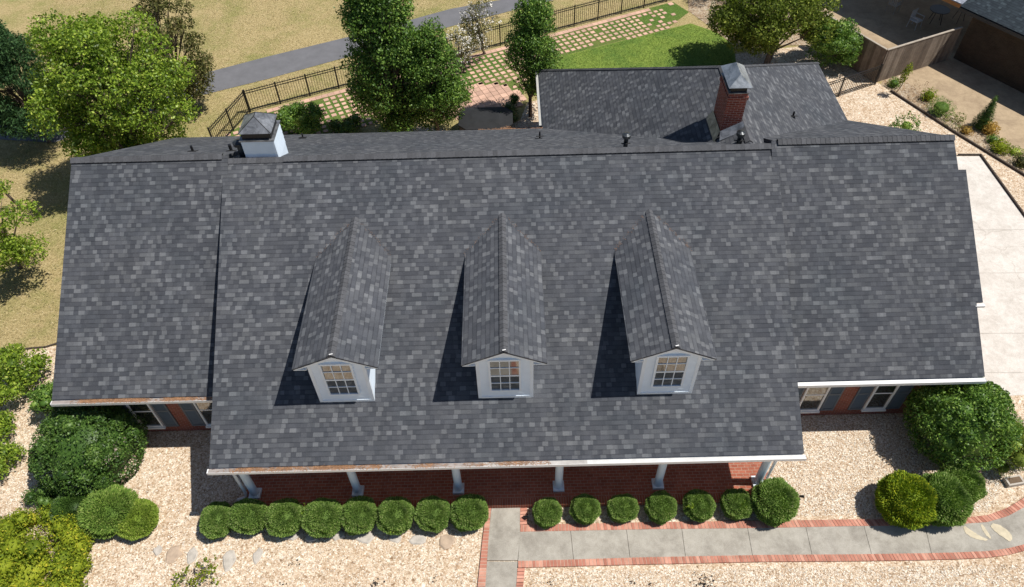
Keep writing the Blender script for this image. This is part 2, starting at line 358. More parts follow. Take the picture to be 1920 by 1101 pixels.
def W(l): return [Vector(at(*q)) for q in l]
def WX(l):
    o = W(l); return o+[o[-1]+(o[-1]-o[-2])*5]
TO, TI, BI, BO = W(top_o), W(top_i), W(bot_i), W(bot_o)
def resample(P, s):
    L = [0]
    for a, b in zip(P[:-1], P[1:]): L.append(L[-1]+(b-a).length)
    out = []
    for t in s:
        d = t*L[-1]; i = max(k for k in range(len(L)-1) if L[k] <= d+1e-9); f = (d-L[i])/(L[i+1]-L[i]); out.append(P[i].lerp(P[i+1], f))
    return out
def by_x(P, x):
    for a, b in zip(P[:-1], P[1:]):
        if a.x <= x <= b.x: return a.lerp(b, (x-a.x)/(b.x-a.x))
    return P[0].copy() if x < P[0].x else P[-1].copy()
def zset(l, z): return [Vector((p.x, p.y, z)) for p in l]
jt = [at(q, 1000)[0] for q in (975, 1070, 1175, 1279, 1403, 1513, 1623, 1738)]
jb = [at(q, 1046)[0] for q in (971, 1075, 1181, 1285, 1411, 1523, 1635, 1748)]
mb = MB()
ends_t = TI[-6:]; ends_b = BI[-6:]
for k in range(len(jt)):
    if k+1 < len(jt):
        t = [by_x(TI, jt[k]+.006), by_x(TI, jt[k+1]-.006)]; b = [by_x(BI, jb[k]+.006), by_x(BI, jb[k+1]-.006)]
        t = [by_x(TI, jt[k]+.006+(jt[k+1]-jt[k]-.012)*f) for f in (0, .5, 1)]; b = [by_x(BI, jb[k]+.006+(jb[k+1]-jb[k]-.012)*f) for f in (0, .5, 1)]
    else:
        t = [by_x(TI, jt[k]+.006)]+ends_t; b = [by_x(BI, jb[k]+.006)]+ends_b
    mb.prism(zset(b, .05)+zset(t, .05)[::-1], (0, 0, .05))
# walk to the porch
vl = W([(921.6, 931), (921.6, 955), (916, 1010), (913.5, 1052)]); vr = W([(975.5, 931), (975.5, 955), (974.8, 1010), (970.6, 1052)])
mb.prism(zset(vl[::-1], .05)+zset(vr, .05), (0, 0, .05))
vl2 = WX([(913.3, 1054), (910, 1101), (904, 1200)]); vr2 = WX([(970.4, 1054), (968, 1101), (966, 1200)])
mb.prism(zset(vl2[::-1], .05)+zset(vr2, .05), (0, 0, .05))
tag(mb.build('front_walk', CONC), kind='structure')
sheet('walk_bedding', [tuple(p[:2]) for p in zset(BI, 0)]+[tuple(p[:2]) for p in zset(TI, 0)][::-1], .009, DIRT)
def border(name, A, B, n=120, z=.062, both=False):
    """brick-on-edge course between two curves, each brick a small block"""
    mb = MB(); la = sum((b-a).length for a, b in zip(A[:-1], A[1:])); n = max(2, int(la/.10))
    a = resample(A, [i/n for i in range(n+1)]); b = resample(B, [i/n for i in range(n+1)])
    for i in range(n):
        g = .07
        p = [a[i].lerp(a[i+1], g), a[i].lerp(a[i+1], 1-g), b[i].lerp(b[i+1], 1-g), b[i].lerp(b[i+1], g)]
        zz = z+random.uniform(-.004, .004); p = zset(p, zz)
        if (p[1]-p[0]).cross(p[2]-p[1]).z < 0: p.reverse()
        mb.prism(p, (0, 0, .05))
    return tag(mb.build(name, BRK), kind='structure')
BRK = NT('border_brick'); _c = BRK.ramp(BRK.island(), [(0, (.36, .14, .095)), (.5, (.46, .20, .14)), (1, (.56, .29, .21))])
_c = BRK.mix(1.0, _c, BRK.ramp(BRK.noise(3, 7, .7), [(.3, (.75, .74, .72)), (.7, (1.2, 1.2, 1.22))]), 'MULTIPLY'); BRK = BRK.out(_c, .9)
MORT = m_plain('mortar', (.50, .40, .32), .9, .15, 5)
TO[0] = Vector(at(975.7, 986)); BO[0] = Vector(at(971.5, 1066)); border('walk_border', TO, TI); border('walk_border', BI, BO)
ol = WX([(913.5, 948), (905, 1012), (895.7, 1101), (884, 1200)]); il = WX([(921.6, 948), (916, 1012), (910, 1101), (904, 1200)])
border('walk_border', ol, il)
border('walk_border', W([(975.7, 948), (975, 986)]), W([(988.5, 947), (988, 985)]))
border('walk_border', WX([(970.6, 1066.5), (968, 1101), (966, 1200)]), WX([(984, 1066.5), (981, 1101), (978, 1200)]))
for k_, (a_, b_) in enumerate(((TO, TI), (BI, BO), (ol, il))):
    sheet('border_mortar', [tuple(p[:2]) for p in a_]+[tuple(p[:2]) for p in b_][::-1], .052 if k_ < 2 else .054, MORT)

# ================================================================== THE HOUSE
house = empty('brick_house', (0, 8, 0))
house.matrix_parent_inverse = Matrix()
tag(house, 'long single storey red brick house with dark grey shingled roof and three white dormers', 'house')
HP = empty
def part(mb, name, mat, parent=None, label=None, smooth=False):
    o = mb.build(name, mat, None, smooth, label); p = parent or house; o.parent = p
    o.matrix_parent_inverse = Matrix.Translation((0, -8, 0)) if p is house else Matrix()
    return o
# wing ridge y=8 z=6.64 / eave y=1.85 z=2.75 ; main ridge y=7.95 z=6.5 / eave y=-.48 z=2.75
WY, WZ, RY, RZ = 1.85, 2.75, 8.0, 6.64
MY, MZ, MRY, MRZ = -.48, 2.75, 7.95, 6.52
BY, BZ = 14.28, 2.72
TH = .11
def slab(pts, th=TH):
    a = [Vector(p) for p in pts]; n = (a[1]-a[0]).cross(a[2]-a[1]).normalized()
    if n.z < 0: a.reverse(); n = -n
    return MB().prism(a, n*th)
lw = slab([(-13.17, WY, WZ), (-8.0, WY, WZ), (-8.3, RY, RZ), (-13.08, RY, RZ)])
o_lw = part(lw, 'roof', SH, label='left wing front roof slope')
def wz(y): return WZ+(y-WY)*(RZ-WZ)/(RY-WY)
rw = slab([(8.0, WY, WZ), (13.90, WY, WZ), (13.92, 3.68, wz(3.68)), (14.11, 3.68, wz(3.68)), (14.09, 7.11, wz(7.11)), (13.86, 7.11, wz(7.11)), (13.84, RY, RZ), (8.3, RY, RZ)])
o_rw = part(rw, 'roof', SH, label='right wing front roof slope')
o_mr = part(slab([(-8.0, MY, MZ), (8.04, MY, MZ), (8.47, MRY, MRZ), (-8.45, MRY, MRZ)]), 'roof', SH, label='large central roof slope over the porch')
bk = slab([(-8.4, MRY, MRZ), (8.4, MRY, MRZ), (8.4, BY, BZ), (-8.4, BY, BZ)])
o_bk = part(bk, 'roof', SH, label='central rear roof slope')
o_bl = part(slab([(-13.08, RY, RZ), (-8.4, RY, RZ), (-8.4, BY, BZ), (-13.1, BY, BZ)]), 'roof', SH, label='left wing rear roof slope')
o_br = part(slab([(8.4, RY, RZ), (13.84, RY, RZ), (13.82, BY, BZ), (8.4, BY, BZ)]), 'roof', SH, label='right wing rear roof slope')
# rear wing with hip
EX0, EX1, EY, RX, HY = 1.64, 13.80, 18.4, 7.72, 12.35
o_rl = part(slab([(EX0, 10.5, 2.75), (RX, 7.98, 6.50), (RX, HY, 6.50), (EX0, EY, 2.75)]), 'roof', SH, label='left slope of rear hipped wing')
o_rr = part(slab([(EX1, 14.0, 2.75), (EX1, EY, 2.75), (RX, HY, 6.50), (RX, 7.98, 6.50)]), 'roof', SH, label='right slope of rear hipped wing')
o_rh = part(slab([(EX0, EY, 2.75), (RX, HY, 6.50), (EX1, EY, 2.75)]), 'roof', SH, label='rear hip slope')

def ridge_cap(p0, p1, sl, sr, parent, w=.15, lift=.035, vent=None, step=.145):
    """cap shingles along p0-p1; sl/sr = unit vectors down each slope"""
    p0, p1, sl, sr = Vector(p0), Vector(p1), Vector(sl).normalized(), Vector(sr).normalized()
    L = (p1-p0).length; t = (p1-p0)/L; up = Vector((0, 0, 1)); mb = MB(); n = int(L/step)
    for i in range(n+1):
        a = p0+t*(i*step); b = p0+t*min(L, (i+1)*step+.02)
        ha, hb = up*lift, up*(lift+.012)
        la, ra = a+sl*w+ha, a+sr*w+ha; lb, rb = b+sl*w+hb, b+sr*w+hb
        ia, ib = a+ha+up*.012, b+hb+up*.012; dz = up*.012
        mb.raw([la, ia, ra, lb, ib, rb, lb-dz, ib-dz, rb-dz, la-dz, ra-dz], [(0, 3, 4, 1), (1, 4, 5, 2), (3, 6, 7, 4), (4, 7, 8, 5), (0, 9, 6, 3), (2, 5, 8, 10)])
    o = part(mb, 'ridge_cap', CAPM, parent)
    if vent:
        v = MB()
        a, b = vent; a = Vector(a); b = Vector(b); q = up*.002
        v.raw([a+sl*(w-.02)+q, a+up*(lift-.004), a+sr*(w-.02)+q, b+sl*(w-.02)+q, b+up*(lift-.004), b+sr*(w-.02)+q,
               a+sl*(w-.02)+up*(lift-.014), a+sr*(w-.02)+up*(lift-.014), b+sl*(w-.02)+up*(lift-.014), b+sr*(w-.02)+up*(lift-.014)],
              [(0, 3, 8, 6), (2, 7, 9, 5), (6, 8, 4, 1), (1, 4, 9, 7)])
        part(v, 'ridge_vent', VENTM, parent)
    return o
fs = (0, -(RY-WY), -(RZ-WZ)); fsm = (0, -(MRY-MY), -(MRZ-MZ)); bs_ = (0, BY-RY, BZ-RZ)
ridge_cap((-13.09, RY, RZ), (-8.45, RY, RZ), fs, bs_, o_lw, .17, .055, ((-12.5, RY, RZ), (-8.5, RY, RZ)))
ridge_cap((13.85, RY, RZ), (8.48, RY, RZ), fs, bs_, o_rw, .17, .055, ((13.2, RY, RZ), (8.5, RY, RZ)))
ridge_cap((-6.6, MRY, MRZ), (8.46, MRY, MRZ), fsm, bs_, o_mr, .17, .055, ((-6.1, MRY, MRZ), (8.0, MRY, MRZ)))
ridge_cap((-8.47, MRY, MRZ), (-6.6, MRY, MRZ), fsm, bs_, o_mr, .17, .02)
ridge_cap((RX, 8.2, 6.50), (RX, HY, 6.50), (-6.08, 0, -3.87), (6.08, 0, -3.87), o_rl, .15, .03)
ridge_cap((EX0, EY, 2.75), (RX, HY, 6.50), (-1, 0, -.636), (0, 1, -.636), o_rh, .13, .03)
ridge_cap((EX1, EY, 2.75), (RX, HY, 6.50), (1, 0, -.636), (0, 1, -.636), o_rh, .13, .03)

# walls
WF = 2.38
mb = MB().box(-12.75, 13.45, WF, 13.85, 0, 2.6)
# gable ends
for x0, x1 in ((-12.75, -12.6), (13.3, 13.45)):
    mb.prism([(x1, WF, 2.6), (x1, 13.85, 2.6), (x1, RY, RZ-.35)], (x1-x0, 0, 0))
mb.box(2.1, 13.4, 13.86, 17.95, 0, 2.6)
part(mb, 'wall', BRICK)
# raised main section cheeks
for x in (-7.95, 7.83):
    mb = MB().prism([(x+.12, MY+.25, MZ-.02), (x+.12, 7.0, MZ+3.1), (x+.12, 7.0, MZ+2.9), (x+.12, WF, 2.5), (x+.12, MY+.25, 2.5)], (.12, 0, 0))
    part(mb, 'cheek_board', WHITE)
# soffits, fascia
mb = MB()
mb.box(-13.05, -8.06, WY+.03, WF, 2.585, 2.6); mb.box(8.1, 13.8, WY+.03, WF, 2.585, 2.6)
mb.box(-7.9, 7.95, MY+.04, WF-.003, 2.56, 2.58)
part(mb, 'soffit', WHITE)
mb = MB()
mb.box(-13.14, -8.03, WY, WY+.025, 2.57, 2.69); mb.box(8.06, 13.88, WY, WY+.025, 2.57, 2.69)
mb.box(-7.97, 8.01, MY, MY+.025, 2.545, 2.69); mb.box(-13.05, 13.7, BY-.03, BY-.005, 2.55, 2.66)
part(mb, 'fascia', WHITE)
def gutter(x0, x1, y, z, name='gutter', ax='x', fill=True):
    mb = MB(); w, h, t = .125, .11, .008
    if ax == 'x':
        mb.box(x0, x1, y-w, y-w+t, z-h, z+.002); mb.box(x0, x1, y-w+t, y, z-h, z-h+t)
        mb.box(x0, x0+t, y-w+t, y, z-h+t, z); mb.box(x1-t, x1, y-w+t, y, z-h+t, z)
        mb.box(x0+t, x1-t, y-w+t, y+.01, z-.018, z-.012)
    else:
        mb.box(y-w, y-w+t, x0, x1, z-h, z+.002); mb.box(y-w+t, y, x0, x1, z-h, z-h+t)
        mb.box(y-w+t, y+.01, x0, x1, z-.018, z-.012)
    return mb
part(gutter(-8.06, 8.09, MY-.004, 2.70), 'gutter', WHITE2, label='white gutter along the porch eave')
part(gutter(-13.2, -8.07, WY-.004, 2.70), 'gutter', WHITE2, label='white gutter along the left wing eave')
part(MB().box(-8.03, -.6, MY-.118, MY-.004, 2.690, 2.696), 'gutter_guard', GUARD)
part(MB().box(-.598, 2.2, MY-.118, MY-.004, 2.690, 2.696), 'gutter_guard', m_plain('gutter_guard_clean', (.44, .42, .40), .8, .25, 3))
part(MB().box(2.202, 8.06, MY-.118, MY-.004, 2.690, 2.696), 'gutter_guard', m_plain('gutter_guard_bright', (.60, .60, .59), .7, .15, 3))
part(MB().box(-13.18, -8.09, WY-.118, WY-.004, 2.690, 2.696), 'gutter_guard', GUARD)
part(gutter(8.11, 13.93, WY-.004, 2.70), 'gutter', WHITE2, label='white gutter along the right wing eave')
part(gutter(14.5, 18.4, EX0-.004, 2.70, ax='y'), 'gutter', m_plain('aged_gutter', (.42, .42, .40), .5, .1, 4), label='gutter on the rear wing')
part(MB().box(13.88, 14.16, 3.58, 3.675, wz(3.6)-.07, wz(3.6)+.0), 'eave_trim', WHITE2)
# rake boards
for x, s in ((-13.1, 1), (13.83, -1)):
    mb = MB().prism([(x+s*.09, WY+.02, WZ-.13), (x+s*.09, RY, RZ-.14), (x+s*.09, RY, RZ-.32), (x+s*.09, WY+.02, WZ-.31)][::1], (.03, 0, 0))
    part(mb, 'rake_board', WHITE)
# downspout
mb = MB(); mb.tube([(-7.78, -.54, 2.6), (-7.76, -.3, 2.42), (-7.78, -.06, 2.3), (-7.80, -.04, .35), (-7.85, -.06, .14), (-8.1, -.1, .09)], [.045]*6, 6)
part(mb, 'downspout', WHITE2, smooth=False)
mb = MB(); mb.tube([(7.92, -.54, 2.6), (7.8, -.3, 2.42), (7.74, .02, 2.3), (7.74, .06, .35), (7.8, .0, .16), (8.1, -.1, .1)], [.045]*6, 6)
part(mb, 'downspout', WHITE2)
# porch
mb = MB().box(-7.85, 7.86, -.33, WF-.002, 0, .2)
part(mb, 'porch_floor', PORCHB)
PSOL = m_brick('porch_soldier', (.28, .085, .052), (.37, .125, .077), (.36, .26, .2), .075, 2.0, 0, .007)
part(MB().box(-7.88, 7.89, -.56, -.3305, 0, .205), 'porch_edge', PSOL)
part(MB().box(-7.75, 7.8, -.1, .1, 2.4, 2.559), 'porch_beam', WHITE)
for i, x in enumerate((-7.55, -4.47, -1.46, 1.525, 4.49, 7.47)):
    mb = MB(); mb.tube([(x, 0, .30), (x, 0, .33), (x, 0, 1.2), (x, 0, 2.25), (x, 0, 2.3), (x, 0, 2.4)], [.135, .118, .118, .105, .125, .125], 24)
    c = part(mb, 'column', COLM, smooth=False)
    part(MB().box(x-.165, x+.165, -.165, .165, .2, .29), 'column_base', COLM, c)
# front door + porch windows (mostly under the roof)
d = part(MB().box(-.5, .5, WF-.05, WF-.001, .2, 2.25), 'door', m_plain('door_paint', (.05, .06, .07), .4))
part(MB().box(.36, .42, WF-.10, WF-.051, 1.15, 1.25), 'door_handle', GALV2, d)

def window(x0, x1, z0, z1, y, cols=1, rows=2, parent=None, fr=.06, mun=.0):
    mb = MB(); yo, yi = y-.06, y-.002
    mb.box(x0, x0+fr, yo, yi, z0, z1); mb.box(x1-fr, x1, yo, yi, z0, z1)
    mb.box(x0+fr, x1-fr, yo, yi, z0, z0+fr); mb.box(x0+fr, x1-fr, yo, yi, z1-fr, z1)
    zm = (z0+z1)/2; mb.box(x0+fr, x1-fr, yo+.01, yi, zm-.025, zm+.025)
    if mun:
        for k in range(1, cols):
            x = x0+fr+(x1-x0-2*fr)*k/cols; mb.box(x-mun/2, x+mun/2, yo+.018, yi, z0+fr, zm-.025); mb.box(x-mun/2, x+mun/2, yo+.018, yi, zm+.025, z1-fr)
        for a, b in ((z0+fr, zm-.025), (zm+.025, z1-fr)):
            zz = (a+b)/2; w_ = (x1-x0-2*fr)/cols
            for k in range(cols): mb.box(x0+fr+w_*k+(mun/2 if k else 0), x0+fr+w_*(k+1)-(mun/2 if k < cols-1 else 0), yo+.018, yi, zz-mun/2, zz+mun/2)
    return mb, MB().box(x0+fr, x1-fr, yi-.022, yi-.012, z0+fr, zm-.025).raw([(x0+fr, yi-.040, zm+.025), (x1-fr, yi-.040, zm+.025), (x1-fr, yi-.004, z1-fr), (x0+fr, yi-.004, z1-fr), (x0+fr, yi-.002, zm+.025), (x1-fr, yi-.002, zm+.025)], [(0, 1, 2, 3), (0, 4, 5, 1)])
for x0, x1 in ((-11.62, -10.92), (-9.56, -8.86), (9.2, 9.92), (11.32, 12.02)):
    a, g = window(x0, x1, .36, 2.15, WF)
    w = part(a, 'window', WHITE); part(g, 'window_pane', GLASS, w)
    part(MB().box(x0-.03, x1+.03, WF-.10, WF-.0025, .29, .358), 'window_sill', WHITE, w)
    for sx0, sx1 in ((x0-.47, x0-.04), (x1+.04, x1+.47)):
        mb = MB(); mb.box(sx0, sx0+.05, WF-.04, WF-.0028, .33, 2.17); mb.box(sx1-.05, sx1, WF-.04, WF-.0028, .33, 2.17)
        mb.box(sx0+.05, sx1-.05, WF-.04, WF-.0028, .33, .42); mb.box(sx0+.05, sx1-.05, WF-.04, WF-.0028, 1.2, 1.28); mb.box(sx0+.05, sx1-.05, WF-.04, WF-.0028, 2.08, 2.17)
        for z in np.arange(.44, 2.06, .05):
            if 1.15 < z < 1.28: continue
            mb.raw([(sx0+.05, WF-.035, z), (sx1-.05, WF-.035, z), (sx1-.05, WF-.012, z+.045), (sx0+.05, WF-.012, z+.045)], [(0, 1, 2, 3)])
        part(mb, 'shutter', SHUT)
for x0, x1 in ((-6.4, -5.4), (-3.6, -2.6), (2.6, 3.6), (5.4, 6.4)):
    a, g = window(x0, x1, .6, 2.2, WF)
    w = part(a, 'window', WHITE); part(g, 'window_pane', GLASS, w)

# dormers
def mz(y): return MZ+(y-MY)*(MRZ-MZ)/(MRY-MY)
def lap(mb, p0, p1, z0, z1, out, clip=None, step=.20):
    """lap siding boards on the wall p0-p1 (xy), facing out; clip(z)->(f0,f1) part of the wall that exists at z"""
    p0, p1, out = Vector((*p0, 0)), Vector((*p1, 0)), Vector((*out, 0)); z = z0
    while z < z1-.005:
        zt = min(z1, z+step)
        fa = clip(z) if clip else (0, 1); fb = clip(zt) if clip else (0, 1)
        if fa and fb:
            a0, a1, b0, b1 = p0.lerp(p1, fa[0]), p0.lerp(p1, fa[1]), p0.lerp(p1, fb[0]), p0.lerp(p1, fb[1])
            up0, up1 = Vector((0, 0, z)), Vector((0, 0, zt)); o = out*.015; i = out*.003
            mb.raw([a0+o+up0, a1+o+up0, b1+i+up1, b0+i+up1, a0+up0, a1+up0], [(0, 1, 2, 3), (0, 4, 5, 1)])
        z += step
def dormer(cx, lab):
    hw, yf, ez, rz, ov = .735, 1.10, 5.17, 5.70, 1.115
    k = (rz-ez)/ov; zb = mz(yf)
    ye, yr_ = MY+(ez-MZ)*(MRY-MY)/(MRZ-MZ), MY+(rz-MZ)*(MRY-MY)/(MRZ-MZ)
    wall = MB(); top = lambda x: rz-.07-abs(x)*k
    core = [(cx-hw, yf, zb-.02), (cx+hw, yf, zb-.02), (cx+hw, yf, top(hw)), (cx, yf, top(0)), (cx-hw, yf, top(hw))]
    wall.prism(core, (0, -3.2, 0))
    def clipf(z):
        if z <= top(hw): return (0, 1)
        h = (top(0)-z)/k
        return ((hw-h)/(2*hw), (hw+h)/(2*hw)) if h > 0 else None
    lap(wall, (cx-hw, yf), (cx+hw, yf), zb+.0, top(0), (0, -1), clipf)
    def clips(z, flip):
        yy = MY+(z-MZ)*(MRY-MY)/(MRZ-MZ); f = min(1, max(.0, (yy-yf)/3.2)); return (0, f) if not flip else (1-f, 1)
    lap(wall, (cx+hw, yf), (cx+hw, yf+3.2), zb, top(hw), (1, 0), lambda z: clips(z+.08, False))
    lap(wall, (cx-hw, yf+3.2), (cx-hw, yf), zb, top(hw), (-1, 0), lambda z: clips(z+.08, True))
    w = part(wall, 'dormer', SIDING_SKYLIT, label=lab)
    rf = MB(); fy = .97
    for s in (-1, 1):
        P = [Vector((cx+s*ov, fy, ez)), Vector((cx, fy, rz)), Vector((cx, yr_+.1, rz)), Vector((cx+s*ov, ye+.1, ez))]
        n = (P[1]-P[0]).cross(P[2]-P[1]).normalized()
        if n.z < 0: P.reverse(); n = -n
        rf.prism(P, n*.05)
    r = part(rf, 'dormer_roof', SH_D, w)
    ridge_cap((cx, yr_-.02, rz), (cx, fy, rz), (-1, 0, -k), (1, 0, -k), w, .12, .02)
    sl = MB()
    sl.obox((cx+.01, fy+.03, rz+.045), (1, .25, 0), (-.25, 1, 0), (0, 0, 1), .045, .012, .006)
    part(sl, 'sealant', WHITE2, w)
    nv = MB()
    for s in (-1, 1):
        for q in range(70):
            t_ = random.uniform(.15, 1); xx = cx+s*ov*t_*1.02; zz = rz-(rz-ez)*t_; yy = MY+(zz-MZ)*(MRY-MY)/(MRZ-MZ)-random.uniform(-.05, .09)
            a_ = random.uniform(0, 3.1); l_ = .045; zz = mz(yy)+.035+random.uniform(0, .02)
            nv.raw([(xx-math.cos(a_)*l_, yy-math.sin(a_)*l_, zz), (xx+.006, yy, zz+.004), (xx+math.cos(a_)*l_, yy+math.sin(a_)*l_, zz)], [(0, 1, 2)])
    part(nv, 'valley_debris', NEEDLE, w)['kind'] = 'stuff'
    # trim
    tr = MB()
    for s in (-1, 1):
        a = Vector((cx+s*(ov-.03), fy+.02, ez-.04)); b = Vector((cx, fy+.02, rz-.055))
        pts = [a, b, b-Vector((0, 0, .13)), a-Vector((0, 0, .05))]
        if s > 0: pts.reverse()
        tr.prism(pts, (0, -.10, 0))
        tr.box(*sorted((cx+s*(hw+.022), cx+s*(ov-.06))), fy+.03, yf+.0, ez-.10, ez-.072)
        tr.box(*sorted((cx+s*(ov-.05), cx+s*(ov-.02))), fy+.122, ye-.1, ez-.10, ez-.045)
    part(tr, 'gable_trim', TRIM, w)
    cb = MB()
    for s in (-1, 1):
        cb.box(*sorted((cx+s*(hw-.075), cx+s*(hw+.021))), yf-.021, yf+.06, zb-.03, top(hw)-.03)
    cb.box(cx-hw+.076, cx+hw-.076, yf-.024, yf-.001, zb-.01, zb+.07)
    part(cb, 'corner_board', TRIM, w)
    a, g = window(cx-.43, cx+.43, zb+.37, zb+1.80, yf-.012, 3, 2, fr=.055, mun=.022)
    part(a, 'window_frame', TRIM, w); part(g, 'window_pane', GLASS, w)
dormer(-4.33, 'left dormer'); dormer(.05, 'middle dormer'); dormer(4.42, 'right dormer')

# white sided chimney
x0, x1, y0, y1, zt = -7.80, -6.82, 8.1, 9.05, 7.07
mb = MB().box(x0, x1, y0, y1, 5.6, zt)
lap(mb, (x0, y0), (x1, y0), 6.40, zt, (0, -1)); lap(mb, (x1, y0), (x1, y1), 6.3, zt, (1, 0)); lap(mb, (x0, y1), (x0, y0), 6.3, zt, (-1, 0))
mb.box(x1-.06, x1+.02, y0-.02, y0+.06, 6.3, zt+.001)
chm = part(mb, 'chimney', SIDING_SKYLIT, label='white sided chimney with weathered metal hood')
part(MB().box(x0-.04, x1+.04, y0-.04, y1+.04, zt+.001, zt+.03), 'chase_cover', GALV, chm)
part(MB().box(x0+.05, x1-.05, y0+.06, y1-.06, zt+.031, zt+.30), 'chimney_throat', BLACKM, chm)
cx_, cy_ = (x0+x1)/2, (y0+y1)/2; a_, b_, zz = .50, .49, zt+.27
e = [(cx_-a_, cy_-b_, zz), (cx_+a_, cy_-b_, zz), (cx_+a_, cy_+b_, zz), (cx_-a_, cy_+b_, zz)]
rA, rB = (cx_, cy_-.10, zz+.36), (cx_, cy_+.12, zz+.36)
mb = MB().raw(e+[rA, rB], [(0, 1, 4), (1, 2, 5, 4), (2, 3, 5), (3, 0, 4, 5), (3, 2, 1, 0)])
hood = part(mb, 'chimney_hood', GALV, chm)
mb = MB()
for p, q in ((e[0], rA), (e[1], rA), (e[2], rB), (e[3], rB), (rA, rB)): mb.tube([p, q], [.012, .012], 5)
part(mb, 'hood_seam', BLACKM, chm)
# brick chimney on the rear wing
x0, x1, y0, y1, zt = 7.03, 7.62, 9.05, 10.15, 7.65
mb = MB().box(x0, x1, y0, y1, 5.6, zt-.22); mb.box(x0-.03, x1+.03, y0-.03, y1+.03, zt-.219, zt-.12); mb.box(x0, x1, y0, y1, zt-.119, zt)
ch2 = part(mb, 'chimney', CHIMB, label='red brick chimney with bright metal hood')
part(MB().box(x0-.02, x1+.02, y0-.02, y1+.02, zt+.001, zt+.03), 'chimney_crown', GALV, ch2)
part(MB().box(x0+.05, x1-.05, y0+.05, y1-.05, zt+.031, zt+.24), 'spark_screen', BLACKM, ch2)
cx_, cy_ = (x0+x1)/2, (y0+y1)/2; a_, b_, zz = .36, .62, zt+.24
e = [(cx_-a_, cy_-b_, zz), (cx_+a_, cy_-b_, zz), (cx_+a_, cy_+b_, zz), (cx_-a_, cy_+b_, zz)]
rA, rB = (cx_, cy_-.32, zz+.30), (cx_, cy_+.32, zz+.30)
part(MB().raw(e+[rA, rB], [(0, 1, 4), (1, 2, 5, 4), (2, 3, 5), (3, 0, 4, 5), (3, 2, 1, 0)]), 'chimney_hood', GALV2, ch2)
zs = lambda x: 2.75+(x-EX0)*.617
mb = MB()
mb.raw([(x0-.03, y0-.03, zs(x0)+.22), (x1+.03, y0-.03, zs(x1)+.22), (x1+.12, y0-.22, zs(x1)+.03), (x0-.05, y0-.25, zs(x0)+.02)], [(0, 3, 2, 1)])
mb.raw([(x0-.03, y0-.03, zs(x0)+.22), (x0-.03, y1+.03, zs(x0)+.22), (x0-.2, y1+.03, zs(x0-.2)+.02), (x0-.2, y0-.2, zs(x0-.2)+.02)], [(0, 1, 2, 3)])
part(mb, 'flashing', GALV, ch2)

# vents on the rear slopes
def bz(y): return RZ+(y-RY)*(BZ-RZ)/(BY-RY)
def vent(x, y, h, r, cap, z=None):
    z = bz(y) if z is None else z
    mb = MB(); mb.tube([(x, y, z-.1), (x, y, z+h)], [r, r], 12)
    if cap: mb.tube([(x, y, z+h-.02), (x, y, z+h+.0), (x, y, z+h+.10), (x, y, z+h+.14)], [r*1.3, r*1.9, r*1.9, r*.6], 14)
    v = part(mb, 'vent_pipe', BLACKM if not cap else GALVB)
    f = MB(); f.obox((x, y, z+.012), (1, 0, 0), (0, BY-RY, BZ-RZ), (0, RZ-BZ, BY-RY), .13, .13, .010)
    part(f, 'vent_flashing', VENTM, v)
GALVB = m_galv('dark_vent', (.03, .033, .036), (.09, .1, .11), .35)
for u, v, h, r, cp in [(362, 284, .22, .04, 0), (434, 283, .25, .05, 0), (449, 290, .42, .09, 1), (568, 258, .18, .03, 0), (1012, 256, .2, .03, 0), (1183, 276, .42, .07, 1), (1398, 268, .38, .07, 1)]:
    # ray / slope intersection
    dd = FW + RT*(u-960)/F_PX - UP*(v-550.5)/F_PX; n = np.array([0, -(BZ-RZ), BY-RY]); s = ((np.array([0, RY, RZ])-CAM)@n)/(dd@n); p = CAM+dd*s
    yy = max(8.34, float(p[1]))
    if cp: h = aty(u, {449: 266, 1183: 252, 1398: 248}[u], yy)[2]-bz(yy)-.1
    vent(float(p[0]), yy, h, r, cp)
vent(10.4, 11.7, .2, .035, 0, 2.75+(EX1-10.4)*.617)

# pine needles lying in the gutters
def needles(x0, x1, y, z, n, spread, label):
    v = []; f = []
    for i in range(n):
        t = random.random(); x = x0+(x1-x0)*t; dens = max(.04, .38+.55*math.sin(x*1.9+1)*math.sin(x*.83+2)+.25*math.sin(x*5.1))*(1 if x < x0+(x1-x0)*.5 else .45)
        if random.random() > dens: continue
        yy = y+random.uniform(-.10, .0)+abs(random.gauss(0, spread))*dens; zz = z+random.uniform(.0, .02)+max(0, yy-y)*.5
        a = random.uniform(-.7, .7)+(math.pi/2 if random.random() < .3 else 0); l = random.uniform(.03, .08); w = .006
        dx, dy = math.cos(a)*l, math.sin(a)*l; k = len(v)
        v += [(x-dx-dy*w/l, yy-dy+dx*w/l, zz), (x-dx+dy*w/l, yy-dy-dx*w/l, zz), (x+dx, yy+dy, zz+random.uniform(-.01, .02))]; f.append((k, k+1, k+2))
    mb = MB(); mb.raw(v, f); return tag(mb.build('pine_needles', NEEDLE), label, 'needles', kind='stuff')
needles(-7.9, 1.2, MY-.01, 2.70, 5200, .045, 'rusty pine needles lying in the porch gutter')
needles(-12.6, -8.1, WY-.01, 2.70, 4800, .06, 'rusty pine needles lying in the left wing gutter')
needles(-.9, 1.7, BY-.0, 2.72, 1500, .05, 'pine needles along the rear eave')

